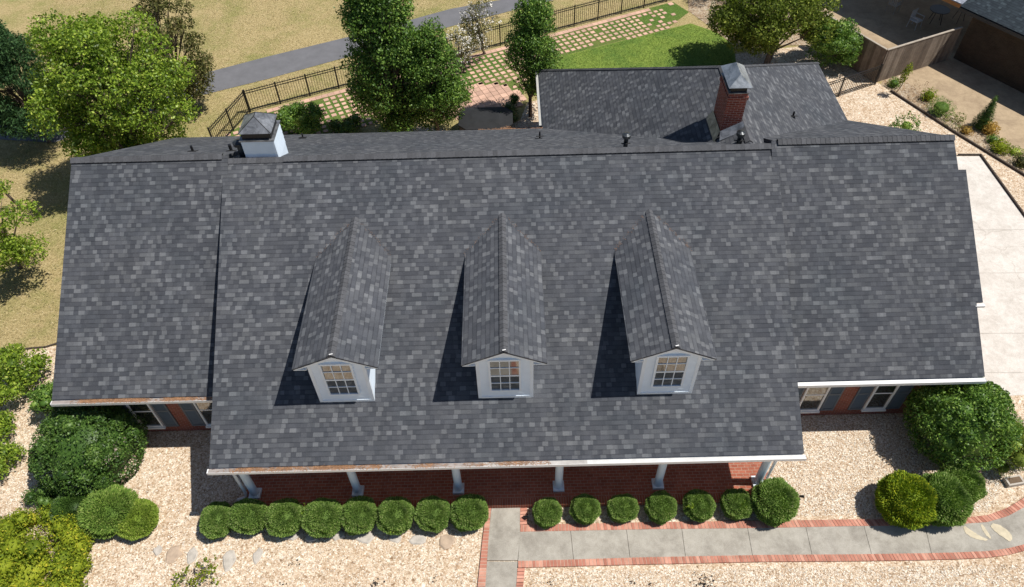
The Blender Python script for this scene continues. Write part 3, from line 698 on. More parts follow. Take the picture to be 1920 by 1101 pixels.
# ================================================================== vegetation
def leaves(pts, nor, size, asp=.5, along=.35, seed=0, rnd=.6):
    """rhombic leaves at pts; 'along' = how far the leaf axis follows the normal"""
    n = len(pts); r = np.random.default_rng(seed)
    a = r.normal(size=(n, 3)); a /= np.linalg.norm(a, axis=1)[:, None]
    ax = a*(1-along)+nor*along; ax /= np.linalg.norm(ax, axis=1)[:, None]
    fn_ = nor*.9+r.normal(size=(n, 3))*rnd if along < .5 else r.normal(size=(n, 3))
    sd_ = np.cross(ax, fn_); sd_ /= (np.linalg.norm(sd_, axis=1)[:, None]+1e-9)
    s = size*r.uniform(.6, 1.35, n)[:, None]
    v = np.empty((n, 4, 3)); v[:, 0] = pts-ax*s*.5; v[:, 1] = pts+sd_*s*asp*.5; v[:, 2] = pts+ax*s*.5; v[:, 3] = pts-sd_*s*asp*.5
    return v.reshape(-1, 3)
def mesh_quads(name, v, mat, extra=None):
    n = len(v)//4; me = bpy.data.meshes.new(name)
    fv = np.arange(n*4)
    if extra: ev, ef = extra; nv = np.vstack([v, ev]); 
    else: nv, ef = v, []
    me.vertices.add(len(nv)); me.vertices.foreach_set('co', nv.astype(np.float32).ravel())
    q = len(ef); idx = np.concatenate([fv, np.array(ef, int).ravel()+n*4]) if q else fv
    me.loops.add(len(idx)); me.loops.foreach_set('vertex_index', idx.astype(np.int32))
    me.polygons.add(n+q); me.polygons.foreach_set('loop_start', np.arange(0, (n+q)*4, 4, dtype=np.int32))
    me.update(calc_edges=True); me.validate(); me.materials.append(mat); return me
def sph_pts(n, r):
    p = r.normal(size=(n, 3)); return p/np.linalg.norm(p, axis=1)[:, None]
def clump_points(clumps, dens, seed, inner=.55, gap=.0, amp=1.0):
    r = np.random.default_rng(seed); P = []; N = []
    for (c, rad) in clumps:
        c = np.array(c); rad = np.array(rad, float); n = int(dens*(rad[0]*rad[1]+rad[1]*rad[2]+rad[0]*rad[2]))
        d = sph_pts(n, r)
        # bumpy radius
        ph = r.uniform(0, 6, 6); k = 3.5
        b = 1+amp*.13*np.sin(d[:, 0]*k*2+ph[0])*np.sin(d[:, 1]*k*2+ph[1])+amp*.12*np.sin(d[:, 2]*k*3+ph[2]+d[:, 0]*4)
        rr = b*(inner+(1-inner)*r.uniform(0, 1, n)**.45)
        if gap:
            g = np.sin(d[:, 0]*7+ph[3])+np.sin(d[:, 1]*7+ph[4])+np.sin(d[:, 2]*7+ph[5]); keep = g > -gap
            d, rr = d[keep], rr[keep]
        P.append(c+d*rad*rr[:, None]); N.append(d)
    return np.vstack(P), np.vstack(N)
def ico(rad, c=(0, 0, 0), k=.82, n=10, m=16):
    vs = []; fs = []
    for i in range(n+1):
        th = math.pi*(.02+.96*i/n)
        for j in range(m):
            ph = 2*math.pi*j/m; vs.append((c[0]+rad[0]*k*math.sin(th)*math.cos(ph), c[1]+rad[1]*k*math.sin(th)*math.sin(ph), c[2]+rad[2]*k*math.cos(th)))
    for i in range(n):
        for j in range(m): fs.append((i*m+j, (i+1)*m+j, (i+1)*m+(j+1) % m, i*m+(j+1) % m))
    return vs, fs
L_BOX = m_leaf('boxwood_leaf', [(.07, .135, .028), (.155, .26, .058), (.255, .37, .10), (.42, .48, .22)], .25, .55, 4)
L_BOX2 = m_leaf('boxwood_leaf_fresh', [(.09, .15, .015), (.19, .28, .025), (.31, .38, .03), (.62, .62, .05)], .2, .5, 4)
L_DARK = m_leaf('dark_glossy_leaf', [(.025, .06, .012), (.055, .115, .022), (.09, .17, .032), (.16, .25, .06)], .12, .45, 2)
L_MID = m_leaf('mid_leaf', [(.045, .10, .02), (.105, .205, .036), (.19, .315, .055), (.30, .42, .095)], .22, .45, 1.2)
L_BRI = m_leaf('bright_leaf', [(.075, .13, .018), (.18, .285, .03), (.31, .42, .05), (.52, .58, .13)], .3, .45, 1.2)
L_YEL = m_leaf('yellow_leaf', [(.10, .15, .015), (.19, .255, .022), (.31, .36, .03), (.52, .46, .05)], .25, .5, 1.6)
L_OLV = m_leaf('olive_leaf', [(.06, .085, .018), (.125, .175, .03), (.21, .27, .045), (.33, .36, .08)], .25, .5, 1.2)
L_BRN = m_leaf('brownish_leaf', [(.05, .055, .025), (.10, .11, .035), (.18, .18, .06), (.26, .2, .11)], .2, .5, 1.2)
L_PINE = m_leaf('pine_needle_leaf', [(.02, .05, .022), (.04, .09, .035), (.06, .13, .045), (.09, .16, .06)], .1, .5, 1.2)
L_WHT = m_plain('white_petal', (.75, .72, .66), .6, .05, 3)
L_RED = m_leaf('dry_leaf', [(.16, .09, .05), (.26, .15, .09), (.34, .2, .13), (.36, .27, .16)], .1, .7, 2)

# --- clipped boxwoods in front of the porch: a few shared meshes
def box_mesh(seed, mat, flat=.92):
    P, N = clump_points([((0, 0, .0), (1, 1, flat))], 6000, seed, .80, 0, .38)
    sq = (np.abs(N[:, 0])**2.6+np.abs(N[:, 1])**2.6)**(1/2.6)/(np.hypot(N[:, 0], N[:, 1])+1e-6); P[:, :2] *= (1+(1/np.maximum(sq, .8)-1)*.55)[:, None]; P[:, 2] = np.where(P[:, 2] > .62, .62+(P[:, 2]-.62)*.62, P[:, 2])
    v = leaves(P, N, .115, .36, .4, seed, 1.6)
    return mesh_quads('boxwood', v, mat, ico((1, 1, flat*.9), k=.74))
BM = [box_mesh(s, L_BOX) for s in (1, 2, 3)]
def shoots(parent_loc, n, mat, h=.3, name='shoot', seed=0, size=.06, spread=.12):
    r = np.random.default_rng(seed); P = []; N = []
    for i in range(n):
        d = r.normal(size=3)*(spread, spread, 0)+np.array([0, 0, h]); m_ = 14
        for q in range(m_): P.append(np.array([0, 0, -.1])+d*(q+1)/m_+r.normal(size=3)*.015); N.append(r.normal(size=3))
    N = np.array(N); N /= np.linalg.norm(N, axis=1)[:, None]
    me = mesh_quads(name, leaves(np.array(P), N, size, .5, .3, seed), mat)
    o = bpy.data.objects.new(name, me); scene.collection.objects.link(o); o.location = parent_loc; return o
rowL = [(407, 975, 27, 33), (466, 968, 35, 31), (534, 971, 34, 34), (606, 971, 36, 36), (673, 966, 33, 35), (741, 967, 34, 35), (812, 964, 33, 33), (880, 961, 35, 34)]
rowR = [(1026, 961, 26, 27), (1097, 955, 27, 27), (1168, 953, 27, 26), (1239, 951, 28, 27), (1310, 948, 27, 29), (1382, 945, 28, 27), (1452, 940, 39, 38)]
labsL = ['narrow clipped boxwood at the far left end of the row left of the walk', 'wide low boxwood second from the left end, beside the downspout', 'round boxwood third from the left, left of the small bright sapling',
  'round boxwood just right of the small bright sapling', 'plain round boxwood fifth from the left, above the pale flat stone', 'boxwood with a bright green shoot growing on its lower front',
  'boxwood second from the walk in the left row', 'boxwood right beside the brick walk edge, left of the walk']
labsR = ['small clipped boxwood nearest the walk corner, in the right row', 'small boxwood second from the walk in the right row', 'small boxwood third from the walk in the right row', 'small boxwood fourth from the walk, under the fifth column',
  'small boxwood with a pale green shoot in its top', 'small boxwood beside the large end ball of the right row', 'largest boxwood ball ending the right row by the corner column']
def boxwood(px, py, rx, ry, lab, i, group='clipped boxwoods in front of the porch', name='boxwood_bush', mesh=None, hz=None):
    z = .45; c = at(px, py, z); D = np.linalg.norm(np.array(c)-CAM); s = D/F_PX
    a = rx*s; b = ry*s*.96; zr = hz or (a+b)/2*.95
    c = at(px, py, zr*.85)
    o = bpy.data.objects.new(name, mesh or BM[i % 3]); scene.collection.objects.link(o); o.location = (c[0], c[1], zr*.85)
    o.scale = (a*1.0, b*1.0, zr); o.rotation_euler = (0, 0, 0)
    if lab: tag(o, lab, 'bush', group)
    return o
for i, (q, l) in enumerate(zip(rowL, labsL)): boxwood(q[0], q[1], q[2]*.95, q[3]*.96, l, i).rotation_euler.z = [.1, -.2, .3, -.1, .2, .0, -.3, .15][i]
for i, (q, l) in enumerate(zip(rowR, labsR)): boxwood(q[0], q[1], q[2]*[1, .97, 1.02, .98, 1, .96, 1][i], q[3]*[.98, 1, .96, 1.02, .97, 1, 1][i], l, i+1).rotation_euler.z = [.4, -.5, .2, .6, -.3, .1, .5][i]
BMY = box_mesh(9, L_BOX2)
boxwood(1700, 937, 44, 45, 'bright yellow green ball bush beside the walk right of the porch', 0, 'ball bushes by the curved walk', mesh=BMY)
boxwood(1768, 936, 38, 43, 'dark green ball bush between two others by the walk', 1, 'ball bushes by the curved walk')
boxwood(1800, 909, 36, 31, 'mid green ball bush tucked behind the dark one under the big shrub', 2, 'ball bushes by the curved walk')
BMY2 = box_mesh(12, m_leaf('boxwood_leaf_light', [(.09, .15, .02), (.18, .27, .035), (.27, .36, .06), (.38, .42, .12)], .15, .55, 3), .85)
BMY3 = box_mesh(14, m_leaf('boxwood_leaf_mid', [(.07, .135, .025), (.14, .235, .04), (.22, .32, .07), (.34, .40, .13)], .15, .55, 3), .9)
boxwood(137, 952, 32, 30, 'smallest dark mound of the three clipped mounds at lower left', 2, 'clipped mounds at lower left', mesh=box_mesh(15, L_DARK, .9), hz=.46)
boxwood(203, 959, 46, 42, 'largest clipped mound in the middle of the three at lower left', 0, 'clipped mounds at lower left', mesh=BMY3, hz=.55)
boxwood(256, 973, 33, 34, 'lighter green clipped mound nearest the open gravel at lower left', 1, 'clipped mounds at lower left', mesh=BMY2, hz=.42)

def shrub(name, label, cat, clumps, dens, size, mat, seed, asp=.5, along=.25, inner=.6, gap=0, group=None, core=.8, stems=True, base=None, amp=1.0):
    P, N = clump_points(clumps, dens*2.2, seed, inner, gap, amp)
    keep = P[:, 2] > .02; P, N = P[keep], N[keep]
    v = leaves(P, N, size, asp, along, seed, 1.1)
    extra = None
    if core:
        ev, ef = [], []
        for c, rad in clumps:
            a, b = ico(rad, c, core*.74, 7, 10); a = [(x, y, max(.0, z)) for x, y, z in a]; ef += [tuple(q+len(ev) for q in f) for f in b]; ev += a
        extra = (np.array(ev), ef)
    me = mesh_quads(name, v, mat, extra)
    c0 = np.mean([c for c, _ in clumps], 0) if base is None else np.array(base)
    co = np.empty(len(me.vertices)*3, np.float32); me.vertices.foreach_get('co', co); co = co.reshape(-1, 3); co[:, :2] -= c0[:2].astype(np.float32)
    me.vertices.foreach_set('co', co.ravel()); me.update()
    o = bpy.data.objects.new(name, me); scene.collection.objects.link(o); o.location = (float(c0[0]), float(c0[1]), 0)
    return tag(o, label, cat, group)
def blob(px, py, z, r, sq=1.0, sy=1.0):
    c = at(px, py, z); return (c, (r, r*sy, r*sq))
def multi(px, py, z, r, n, sub, sq, seed, sy=1.0):
    """main mass broken into sub clumps on an ellipsoid"""
    rr = random.Random(seed); c = at(px, py, z); out = [(c, (r*.72, r*.72*sy, r*sq*.72))]
    for i in range(n):
        th = math.acos(rr.uniform(-.35, 1)); ph = rr.uniform(0, 6.283); k = r-sub*.7
        out.append(((c[0]+k*math.sin(th)*math.cos(ph), c[1]+k*sy*math.sin(th)*math.sin(ph), c[2]+k*sq*math.cos(th)), (sub*rr.uniform(.8, 1.2),)*2+(sub*rr.uniform(.7, 1),)))
    return out
def dome(px, py, z, r, sq, n, sub, seed, sy=1.0):
    rr = random.Random(seed); c = at(px, py, z); out = [(c, (r, r*sy, r*sq))]
    for i in range(n):
        th = math.acos(rr.uniform(-.1, 1)); ph = rr.uniform(0, 6.283); k = r-sub*.8
        out.append(((c[0]+k*math.sin(th)*math.cos(ph), c[1]+k*sy*math.sin(th)*math.sin(ph), c[2]+k*sq*math.cos(th)), (sub, sub, sub*.8)))
    return out
shrub('round_shrub', 'huge dark glossy round shrub in front of the left wing', 'shrub', dome(169, 836, .85, 1.62, .82, 26, .30, 3), 900, .082, L_DARK, 3, inner=.84, core=1.05, amp=.22)
_rs = bpy.data.objects['round_shrub']; _r3 = np.random.default_rng(8); _q = np.array([at(150+70*t+_r3.normal(0, 9), 905-75*t+_r3.normal(0, 6), 1.35+.25*t) for t in _r3.uniform(.45, 1, 150)])
_o = bpy.data.objects.new('dry_twigs', mesh_quads('dry_twigs', leaves(_q-np.array([_rs.location.x, _rs.location.y, 0]), sph_pts(150, _r3), .075, .35, .1, 4), m_plain('pale_twig', (.42, .34, .28), .9, .2, 5))); scene.collection.objects.link(_o); _o.parent = _rs
shrub('tall_shrub', 'big loose dark green shrub covering the right wing corner', 'shrub', dome(1802, 790, 1.15, 1.50, .98, 30, .36, 4), 700, .09, L_MID, 4, inner=.8, core=1.0, amp=.35)
shrub('airy_shrub', 'feathery olive brown shrub behind the big right shrub at the edge', 'shrub', multi(1888, 838, .62, .9, 26, .32, .85, 5), 800, .055, L_OLV, 5, asp=.35, gap=1.6, core=.8)
shrub('yellow_hedge', 'wide low yellow green mound in the bottom left corner', 'hedge', multi(36, 1066, .25, 1.95, 70, .36, .42, 6, .92), 560, .085, L_YEL, 6)
shrub('leafy_shrub', 'bright leafy shrub at the left edge above the gravel patch', 'shrub', multi(28, 705, .8, 1.05, 18, .35, .8, 7), 430, .10, L_BRI, 7, gap=1.4, core=.6)
shrub('leafy_shrub', 'small leafy shrub at the left edge beside the round shrub', 'shrub', multi(-5, 800, .6, .55, 10, .25, .9, 8), 480, .09, L_BRI, 8, gap=1.4, core=.6)
shrub('leafy_shrub', 'lime green shrub low at the left edge above the yellow mound', 'shrub', multi(2, 862, .5, .62, 10, .28, .8, 9), 480, .09, L_BRI, 9, gap=1.4, core=.6)
shrub('leafy_shrub', 'mid green shrub under the left wing eave behind the round shrub', 'shrub', multi(92, 752, .7, .62, 10, .28, 1.0, 10), 480, .09, L_MID, 10, gap=1.4)
shrub('small_shrub', 'low dark bush between the round shrub and the clipped mounds', 'shrub', multi(84, 925, .3, .55, 8, .25, .7, 11), 600, .06, L_DARK, 11)
shrub('garden_shrub', 'rounded bright green shrub behind the house by the white chimney', 'shrub', multi(563, 222, .9, 1.02, 22, .33, .8, 12), 560, .09, L_MID, 12)
shrub('garden_shrub', 'dark domed shrub in shade behind the rear eave', 'shrub', multi(652, 243, .4, .9, 12, .3, .7, 13), 520, .08, L_DARK, 13)
shrub('garden_shrub', 'nearer dark round shrub between hot tub and young tree', 'shrub', multi(956, 213, .35, .55, 8, .24, .9, 14), 700, .06, L_DARK, 14)
shrub('garden_shrub', 'dark low shrub hugging the right side of the hot tub', 'shrub', multi(938, 230, .4, .5, 8, .22, .9, 17), 600, .07, L_DARK, 17)
shrub('garden_shrub', 'farther dark round shrub on the paver edge left of young tree', 'shrub', multi(963, 190, .3, .36, 5, .18, .9, 15), 700, .06, L_DARK, 15)
# shoots
def stem_plant(px, py, z, n, h, mat, label, seed, size=.07, spread=.12, name='young_shoot'):
    c = at(px, py, z); o = shoots((0, 0, 0), n, mat, h, name, seed, size, spread); o.location = (c[0], c[1], z); return tag(o, label, 'plant')
stem_plant(579, 962, .45, 5, .38, L_BRI, 'small lime sapling between the third and fourth boxwoods of the left row', 3)
stem_plant(736, 990, .3, 9, .32, L_BRI, 'bright green leafy shoot in front of the sixth boxwood', 4, .08, .16)
stem_plant(1300, 948, .75, 4, .2, L_BRI, 'pale green shoot in the top of the fifth small boxwood', 5, .06, .1)
stem_plant(1392, 948, .65, 3, .14, L_BRI, 'tiny fresh shoot on the sixth small boxwood', 6, .05, .1)

def tree(name, label, base, crown, mat, dens, size, seed, asp=.55, gap=1.3, trunk_r=.14, group=None, flowers=None, along=.2, inner=.45, core=0, cat='tree', multi_stem=1):
    t = empty(name, base); tag(t, label, cat, group); rr = random.Random(seed); B = Vector(base)
    top = max(crown, key=lambda c: c[0][2])
    mb = MB()
    cc = Vector(np.mean([c for c, _ in crown], 0))
    for s in range(multi_stem):
        off = Vector((rr.uniform(-.12, .12), rr.uniform(-.12, .12), 0)) if multi_stem > 1 else Vector()
        pts = []; n = 7; tp = Vector(top[0])
        for i in range(n):
            f = i/(n-1); p = (Vector((0, 0, 0))).lerp(tp-B, f); side = (cc-B)*f*(1-f)*.6; side.z = 0
            pts.append(p+side+off*(1-f)+Vector((rr.gauss(0, .05), rr.gauss(0, .05), 0))*(i > 0))
        mb.tube(pts, [trunk_r*(1-.85*i/(n-1)) for i in range(n)], 8)
    for c, rad in crown:
        e = Vector(c)-B; zs_ = max(.25, min(.9, (e.z*.55)/max(.1, (tp-B).z))); k = int(zs_*(n-1)); s = pts[k]
        mid = s.lerp(e, .5)+Vector((rr.gauss(0, .1), rr.gauss(0, .1), rr.uniform(0, .2)))
        mb.tube([s, mid, e], [trunk_r*.42, trunk_r*.26, trunk_r*.1], 6)
        for q in range(3):
            e2 = e+Vector([rr.uniform(-.8, .8)*r_ for r_ in rad]); mb.tube([mid, (mid+e2)/2+Vector((0, 0, .08)), e2], [trunk_r*.18, trunk_r*.12, trunk_r*.04], 4)
    mb.build('trunk', BARK, t)
    rel = [(tuple(Vector(c)-B), rad) for c, rad in crown]
    P, N = clump_points(rel, dens*1.75, seed, inner, min(gap, 1.15))
    keep = P[:, 2] > .1; P, N = P[keep], N[keep]
    me = mesh_quads('crown', leaves(P, N, size, asp, along, seed), mat)
    o = bpy.data.objects.new('crown', me); scene.collection.objects.link(o); o.parent = t
    if flowers:
        r2 = np.random.default_rng(seed+5); idx = r2.choice(len(P), flowers); cl = P[idx]+N[idx]*.08
        PP = np.repeat(cl, 7, 0)+r2.normal(size=(flowers*7, 3))*.05; NN = sph_pts(len(PP), r2)
        me = mesh_quads('blossom', leaves(PP, NN, .065, .9, .1, seed), L_WHT); o = bpy.data.objects.new('blossom', me); scene.collection.objects.link(o); o.parent = t
    return t
def scatter(center, rad, n, sub, seed, zmin=-1.0, cone=0.0):
    """clumps through an ellipsoid (or cone) crown"""
    rr = random.Random(seed); out = []
    for i in range(n):
        for _ in range(50):
            d = Vector((rr.gauss(0, 1), rr.gauss(0, 1), rr.gauss(0, 1))).normalized()*rr.uniform(.45, 1)**.5
            if d.z > zmin: break
        f = 1-cone*(d.z+1)/2
        s = sub*rr.uniform(.65, 1.25)
        out.append(((center[0]+d.x*rad[0]*f, center[1]+d.y*rad[1]*f, center[2]+d.z*rad[2]), (s, s, s*.75)))
    return out
_w = at(362, 1098)
tree('weed_sapling', 'sparse yellow sapling growing in the front gravel at lower left', _w, [(at(x, y, z), (r, r, r*.8)) for x, y, z, r in ((335, 1082, .25, .16), (350, 1066, .4, .14), (372, 1060, .5, .13), (385, 1048, .55, .12), (398, 1068, .45, .17), (380, 1078, .3, .2), (362, 1090, .2, .18), (403, 1090, .3, .16), (330, 1098, .15, .14), (405, 1045, .6, .08))], L_YEL, 700, .085, 16, gap=.3, trunk_r=.014, inner=.1, cat='plant', multi_stem=3)
# big bright tree upper left
tree('leafy_tree', 'large bright green tree at upper left behind the left wing', (-15.4, 15.2, 0), scatter((-14.95, 15.0, 4.4), (2.55, 2.5, 3.0), 58, .78, 21), L_BRI, 430, .12, 21, gap=1.5, trunk_r=.2)
tree('thin_tree', 'thin brownish tree with pale twigs behind the large bright tree', (-15.0, 20.4, 0), scatter((-14.7, 20.2, 3.4), (1.5, 1.6, 2.6), 34, .55, 22), L_BRN, 420, .11, 22, gap=1.4, trunk_r=.12)
tree('pine_tree', 'dark blue green pine cut by the upper left edge', (-20.9, 17.9, 0), scatter((-20.9, 17.9, 3.2), (2.2, 2.2, 2.6), 60, .6, 23, cone=.5), L_PINE, 620, .16, 23, asp=.22, gap=2, trunk_r=.09, along=.5)
tree('leafy_tree', 'low bright tree at the left edge beside the dry grass', (-18.9, 9.9, 0), scatter((-18.2, 9.6, 2.5), (1.25, 1.6, 1.3), 16, .55, 24), L_BRI, 420, .11, 24, gap=1.5, trunk_r=.1)
tree('leafy_tree', 'small tree sliver at the left edge below the shaded path', (-20.3, 13.4, 0), scatter((-20.5, 13.0, 2.0), (.6, .8, .8), 5, .45, 25), L_BRI, 420, .10, 25, trunk_r=.07)
# centre pair behind the house
tree('leafy_tree', 'tall dense dark green tree behind the middle of the rear eave', (-4.9, 17.5, 0), scatter((-4.75, 17.5, 4.3), (1.9, 1.3, 4.3), 95, .66, 26, cone=.6), L_MID, 430, .11, 26, gap=1.9, trunk_r=.18)
tree('leafy_tree', 'slimmer green tree touching the right side of the tall dark tree', (-3.0, 17.5, 0), scatter((-2.85, 17.5, 3.0), (1.35, 1.1, 2.7), 52, .58, 27, cone=.5), L_MID, 430, .10, 27, gap=1.9, trunk_r=.12)
tree('leafy_tree', 'young upright tree left of the rear hipped wing', (1.3, 18.9, 0), scatter((1.45, 19.1, 3.3), (1.2, 1.1, 2.5), 48, .55, 28, cone=.5), L_MID, 430, .10, 28, gap=1.9, trunk_r=.09)
tree('flowering_tree', 'larger white blossomed tree by the iron fence', (-.9, 24.4, 0), scatter((-.9, 24.0, 1.9), (.95, .8, 1.3), 12, .42, 29), L_BRN, 420, .08, 29, gap=.8, trunk_r=.05, flowers=150, multi_stem=4)
tree('flowering_tree', 'smaller white blossomed tree standing on the pavers', (-2.05, 22.7, 0), scatter((-1.95, 22.7, 1.55), (.75, .6, .6), 8, .33, 30), L_BRN, 420, .08, 30, gap=.6, trunk_r=.04, flowers=130, multi_stem=4)
# right top
tree('leafy_tree', 'wide olive green tree behind the rear hipped wing', (13.3, 22.8, 0), scatter((12.9, 22.9, 2.7), (2.7, 2.0, 1.5), 62, .7, 31), L_OLV, 430, .12, 31, gap=1.9, trunk_r=.12, multi_stem=3)
tree('leafy_tree', 'dark tree cut by the top edge beyond the lawn', (12.4, 29.6, 0), scatter((12.6, 29.8, 2.0), (1.5, 1.3, 1.5), 14, .6, 32), L_DARK, 420, .10, 32, gap=1.6, trunk_r=.1)
shrub('holly_shrub', 'dense dark green shrub against the wooden fence', 'shrub', multi(1556, 82, 1.2, 1.4, 26, .42, .95, 33), 520, .09, L_MID, 33)
# bed plants on the right
shrub('conifer', 'narrow dark green cone shaped conifer in the planting bed', 'conifer', [((at(1837, 240)[0], at(1837, 240)[1], .1+.2*i), (.42*(1-i/8.6)+.03,)*2+(.22,)) for i in range(8)], 1900, .05, L_DARK, 40, along=.7, asp=.3, core=.75)
shrub('bed_shrub', 'grey green ball shrub in the planting bed', 'shrub', [blob(1765, 202, 0.34, 0.57, .72)], 1900, .05, L_BOX, 41, along=.6, asp=.3)
shrub('bed_shrub', 'golden bush right of the cone shaped conifer', 'shrub', [blob(1858, 241, 0.24, 0.36, .9)], 1500, .06, m_leaf('gold_leaf', [(.4, .24, .05), (.5, .32, .08), (.6, .42, .14)], .15), 42)
shrub('bed_shrub', 'small orange tinted bush left of the cone shaped conifer', 'shrub', [blob(1812, 245, 0.12, 0.30, .7)], 1400, .05, m_leaf('orange_leaf', [(.25, .16, .04), (.38, .24, .06), (.45, .3, .1)], .15), 43)
shrub('bed_shrub', 'pale lime bush near the neighbouring drive', 'shrub', [blob(1742, 179, 0.24, 0.38, .9)], 900, .06, L_YEL, 44, gap=1.5)
shrub('bed_shrub', 'bright yellow bush lowest but one in the planting bed', 'shrub', [blob(1877, 276, 0.22, 0.41, .8)], 1400, .06, L_YEL, 45)
shrub('bed_shrub', 'small green bush above the bright yellow one', 'shrub', [blob(1863, 262, 0.14, 0.30, .7)], 1000, .06, L_MID, 46)
shrub('bed_shrub', 'low lime tuft at the right edge of the planting bed', 'shrub', [blob(1905, 284, 0.12, 0.32, .6)], 900, .06, L_BRI, 47)
shrub('bed_shrub', 'loose grey green plant left of the orange tinted bush', 'shrub', [blob(1788, 228, 0.18, 0.45, .7), blob(1800, 220, 0.24, 0.27, .8)], 600, .06, L_OLV, 48, gap=.8, core=0)
shrub('bed_shrub', 'dry reddish plant beside the fallen twigs', 'shrub', [blob(1723, 170, 0.24, 0.51, .9), blob(1732, 186, 0.14, 0.47, .6)], 230, .05, L_RED, 49, gap=.3, core=0)
shrub('bed_shrub', 'dull purple bush cut by the right edge beside the edging', 'shrub', [blob(1918, 303, 0.18, 0.45, .7)], 900, .06, L_BRN, 50)
shrub('bed_shrub', 'small green bush at the foot of the wooden fence', 'shrub', [blob(1677, 156, 0.18, 0.32, .9)], 900, .06, L_MID, 51)
tree('sapling', 'thin yellow green sapling in front of the wooden fence', at(1682, 172), [(at(1692, 150, .9), (.16, .16, .22)), (at(1697, 140, 1.15), (.2, .2, .28)), (at(1703, 132, 1.3), (.2, .2, .26)), (at(1706, 126, 1.5), (.14, .14, .24))], L_YEL, 900, .07, 52, gap=1.2, trunk_r=.025)
shrub('leafy_shrub', 'green shrub peeking over the right wing rear eave', 'shrub', [blob(1700, 236, 0.60, 0.57, .9), blob(1680, 243, 0.48, 0.34, .8)], 500, .09, L_MID, 53, gap=1.0, core=.5)

# --- ground cover one could not count: dry grass blades, lawn blades, loose pebbles
def m_isl(name, cols, rough=.9):
    m = NT(name); return m.out(m.ramp(m.island(), [(i/(len(cols)-1), c) for i, c in enumerate(cols)]), rough, spec=.1)
def cover(name, polys, excl, n, size, asp, mat, seed, z0, z1, flat, label, cat, amp=.35):
    r = np.random.default_rng(seed); P = []
    for poly in polys:
        xs = [p[0] for p in poly]; ys = [p[1] for p in poly]
        q = np.stack([r.uniform(min(xs), max(xs), n), r.uniform(min(ys), max(ys), n)], 1)
        dens = .5+.5*np.sin(q[:, 0]*.9+2*np.sin(q[:, 1]*.55))*np.sin(q[:, 1]*1.1+1.7*np.sin(q[:, 0]*.6)); q = q[r.uniform(0, 1, n) > amp*dens]
        ok = np.array([inside(x, y, poly) and not any(inside(x, y, e) for e in excl) for x, y in q]); P.append(q[ok])
    q = np.vstack(P); p3 = np.column_stack([q, r.uniform(z0, z1, len(q))]); N = np.tile((0, 0, 1.0), (len(q), 1))
    v = leaves(p3, N, size, asp, .0 if flat else .3, seed, .35 if flat else 1.6)
    if flat: v = v.reshape(-1, 4, 3); v[:, :, 2] = v[:, :, 2]*.3+p3[:, None, 2]*.7; v = v.reshape(-1, 3)
    o = bpy.data.objects.new(name, mesh_quads(name, v, mat)); scene.collection.objects.link(o); return tag(o, label, cat, kind='stuff')
PATHP = path_lo+path_hi[::-1]
cover('dry_grass', [[(-26, 6.3), (-13.2, 6.3), (-13.2, 17.0), (-12.9, 17.6), (-11.9, 20.1), (11, fl(11)+.1), (14, 31), (14, 36), (-26, 36)]], [PATHP], 150000, .10, .16,
      m_isl('dry_blade', [(.15, .14, .055), (.28, .235, .10), (.42, .34, .18), (.53, .44, .25), (.66, .56, .36)]), 71, .005, .05, False, 'short dry grass blades over the field', 'grass')
cover('lawn_grass', [[(3.4, 24.05), (8.8, 26.25), (10.1, 26.8), (11.3, 25.9), (11.9, 24.6), (11.7, 23.0), (9.9, 21.6), (1.5, 20.7), (1.5, 23.2)]], [], 26000, .08, .18,
      m_isl('lawn_blade', [(.06, .12, .025), (.11, .19, .035), (.18, .27, .05), (.27, .34, .09)]), 72, .01, .05, False, 'green lawn blades beside the pavers', 'grass', .25)
cover('loose_gravel', [[(-16, -4.2), (-.85, -4.2), (-.75, -.55), (-7.9, -.6), (-8.0, 2.3), (-12.6, 2.3), (-16, 5.5)], [(.6, -4.5), (17, -4.5), (17, -2.6), (.6, -2.45)], [(7.95, -1.0), (14, -1.0), (17, 2.0), (13.5, 2.3), (8, 2.3)]],
      [[(-.9, -5), (.6, -5), (.6, 0), (-.9, 0)], [tuple(p[:2]) for p in BO]+[tuple(p[:2]) for p in TO][::-1]], 42000, .052, .75,
      m_isl('pebble', [(.28, .18, .11), (.46, .34, .23), (.60, .48, .36), (.74, .64, .51), (.85, .80, .70), (.40, .36, .31)]), 73, .006, .016, True, 'loose pale pebbles lying over the front gravel', 'gravel', .6)

# ================================================================== fences
fence = empty('iron_fence', (-10.7, 20.44, 0)); tag(fence, 'black iron picket fence along the asphalt path behind the house', 'fence')
FB = Vector((-10.7, 20.44, 0))
def iron_run(a, b, n, parent, org, h=1.25, spear=True):
    a, b = Vector(a), Vector(b); L = (b-a).length; t = (b-a)/L; nn_ = Vector((-t.y, t.x, 0))
    for i in range(n+1):
        p = a+t*(L*i/n)-org; MB().box(p.x-.032, p.x+.032, p.y-.032, p.y+.032, 0, h+.06).build('post', BLACKM, parent)
    for i in range(n):
        mb = MB(); s = a+t*(L*i/n)-org; l = L/n; k = int(l/.115)
        for z in (.12, h-.14, h-.02): mb.obox(s+t*(l/2)+Vector((0, 0, z)), t, nn_, (0, 0, 1), l/2-.033, .014, .016)
        for j in range(1, k):
            q = s+t*(l*j/k); e = h+.07 if spear else h-.02
            mb.obox(q+Vector((0, 0, (.04+e)/2)), t, nn_, (0, 0, 1), .0085, .0085, (e-.04)/2)
        mb.build('picket_panel', BLACKM, parent)
iron_run((-12.02, fl(-12.02), 0), (22.5, fl(22.5), 0), 26, fence, FB, 1.15)
iron_run((-12.05, fl(-12.02)-.05, 0), (-12.95, 17.0, 0), 2, fence, FB, 1.15)
f2 = empty('iron_fence', (16.26, 19.62, 0)); tag(f2, 'short low black wire fence between rear wing and wooden fence', 'fence')
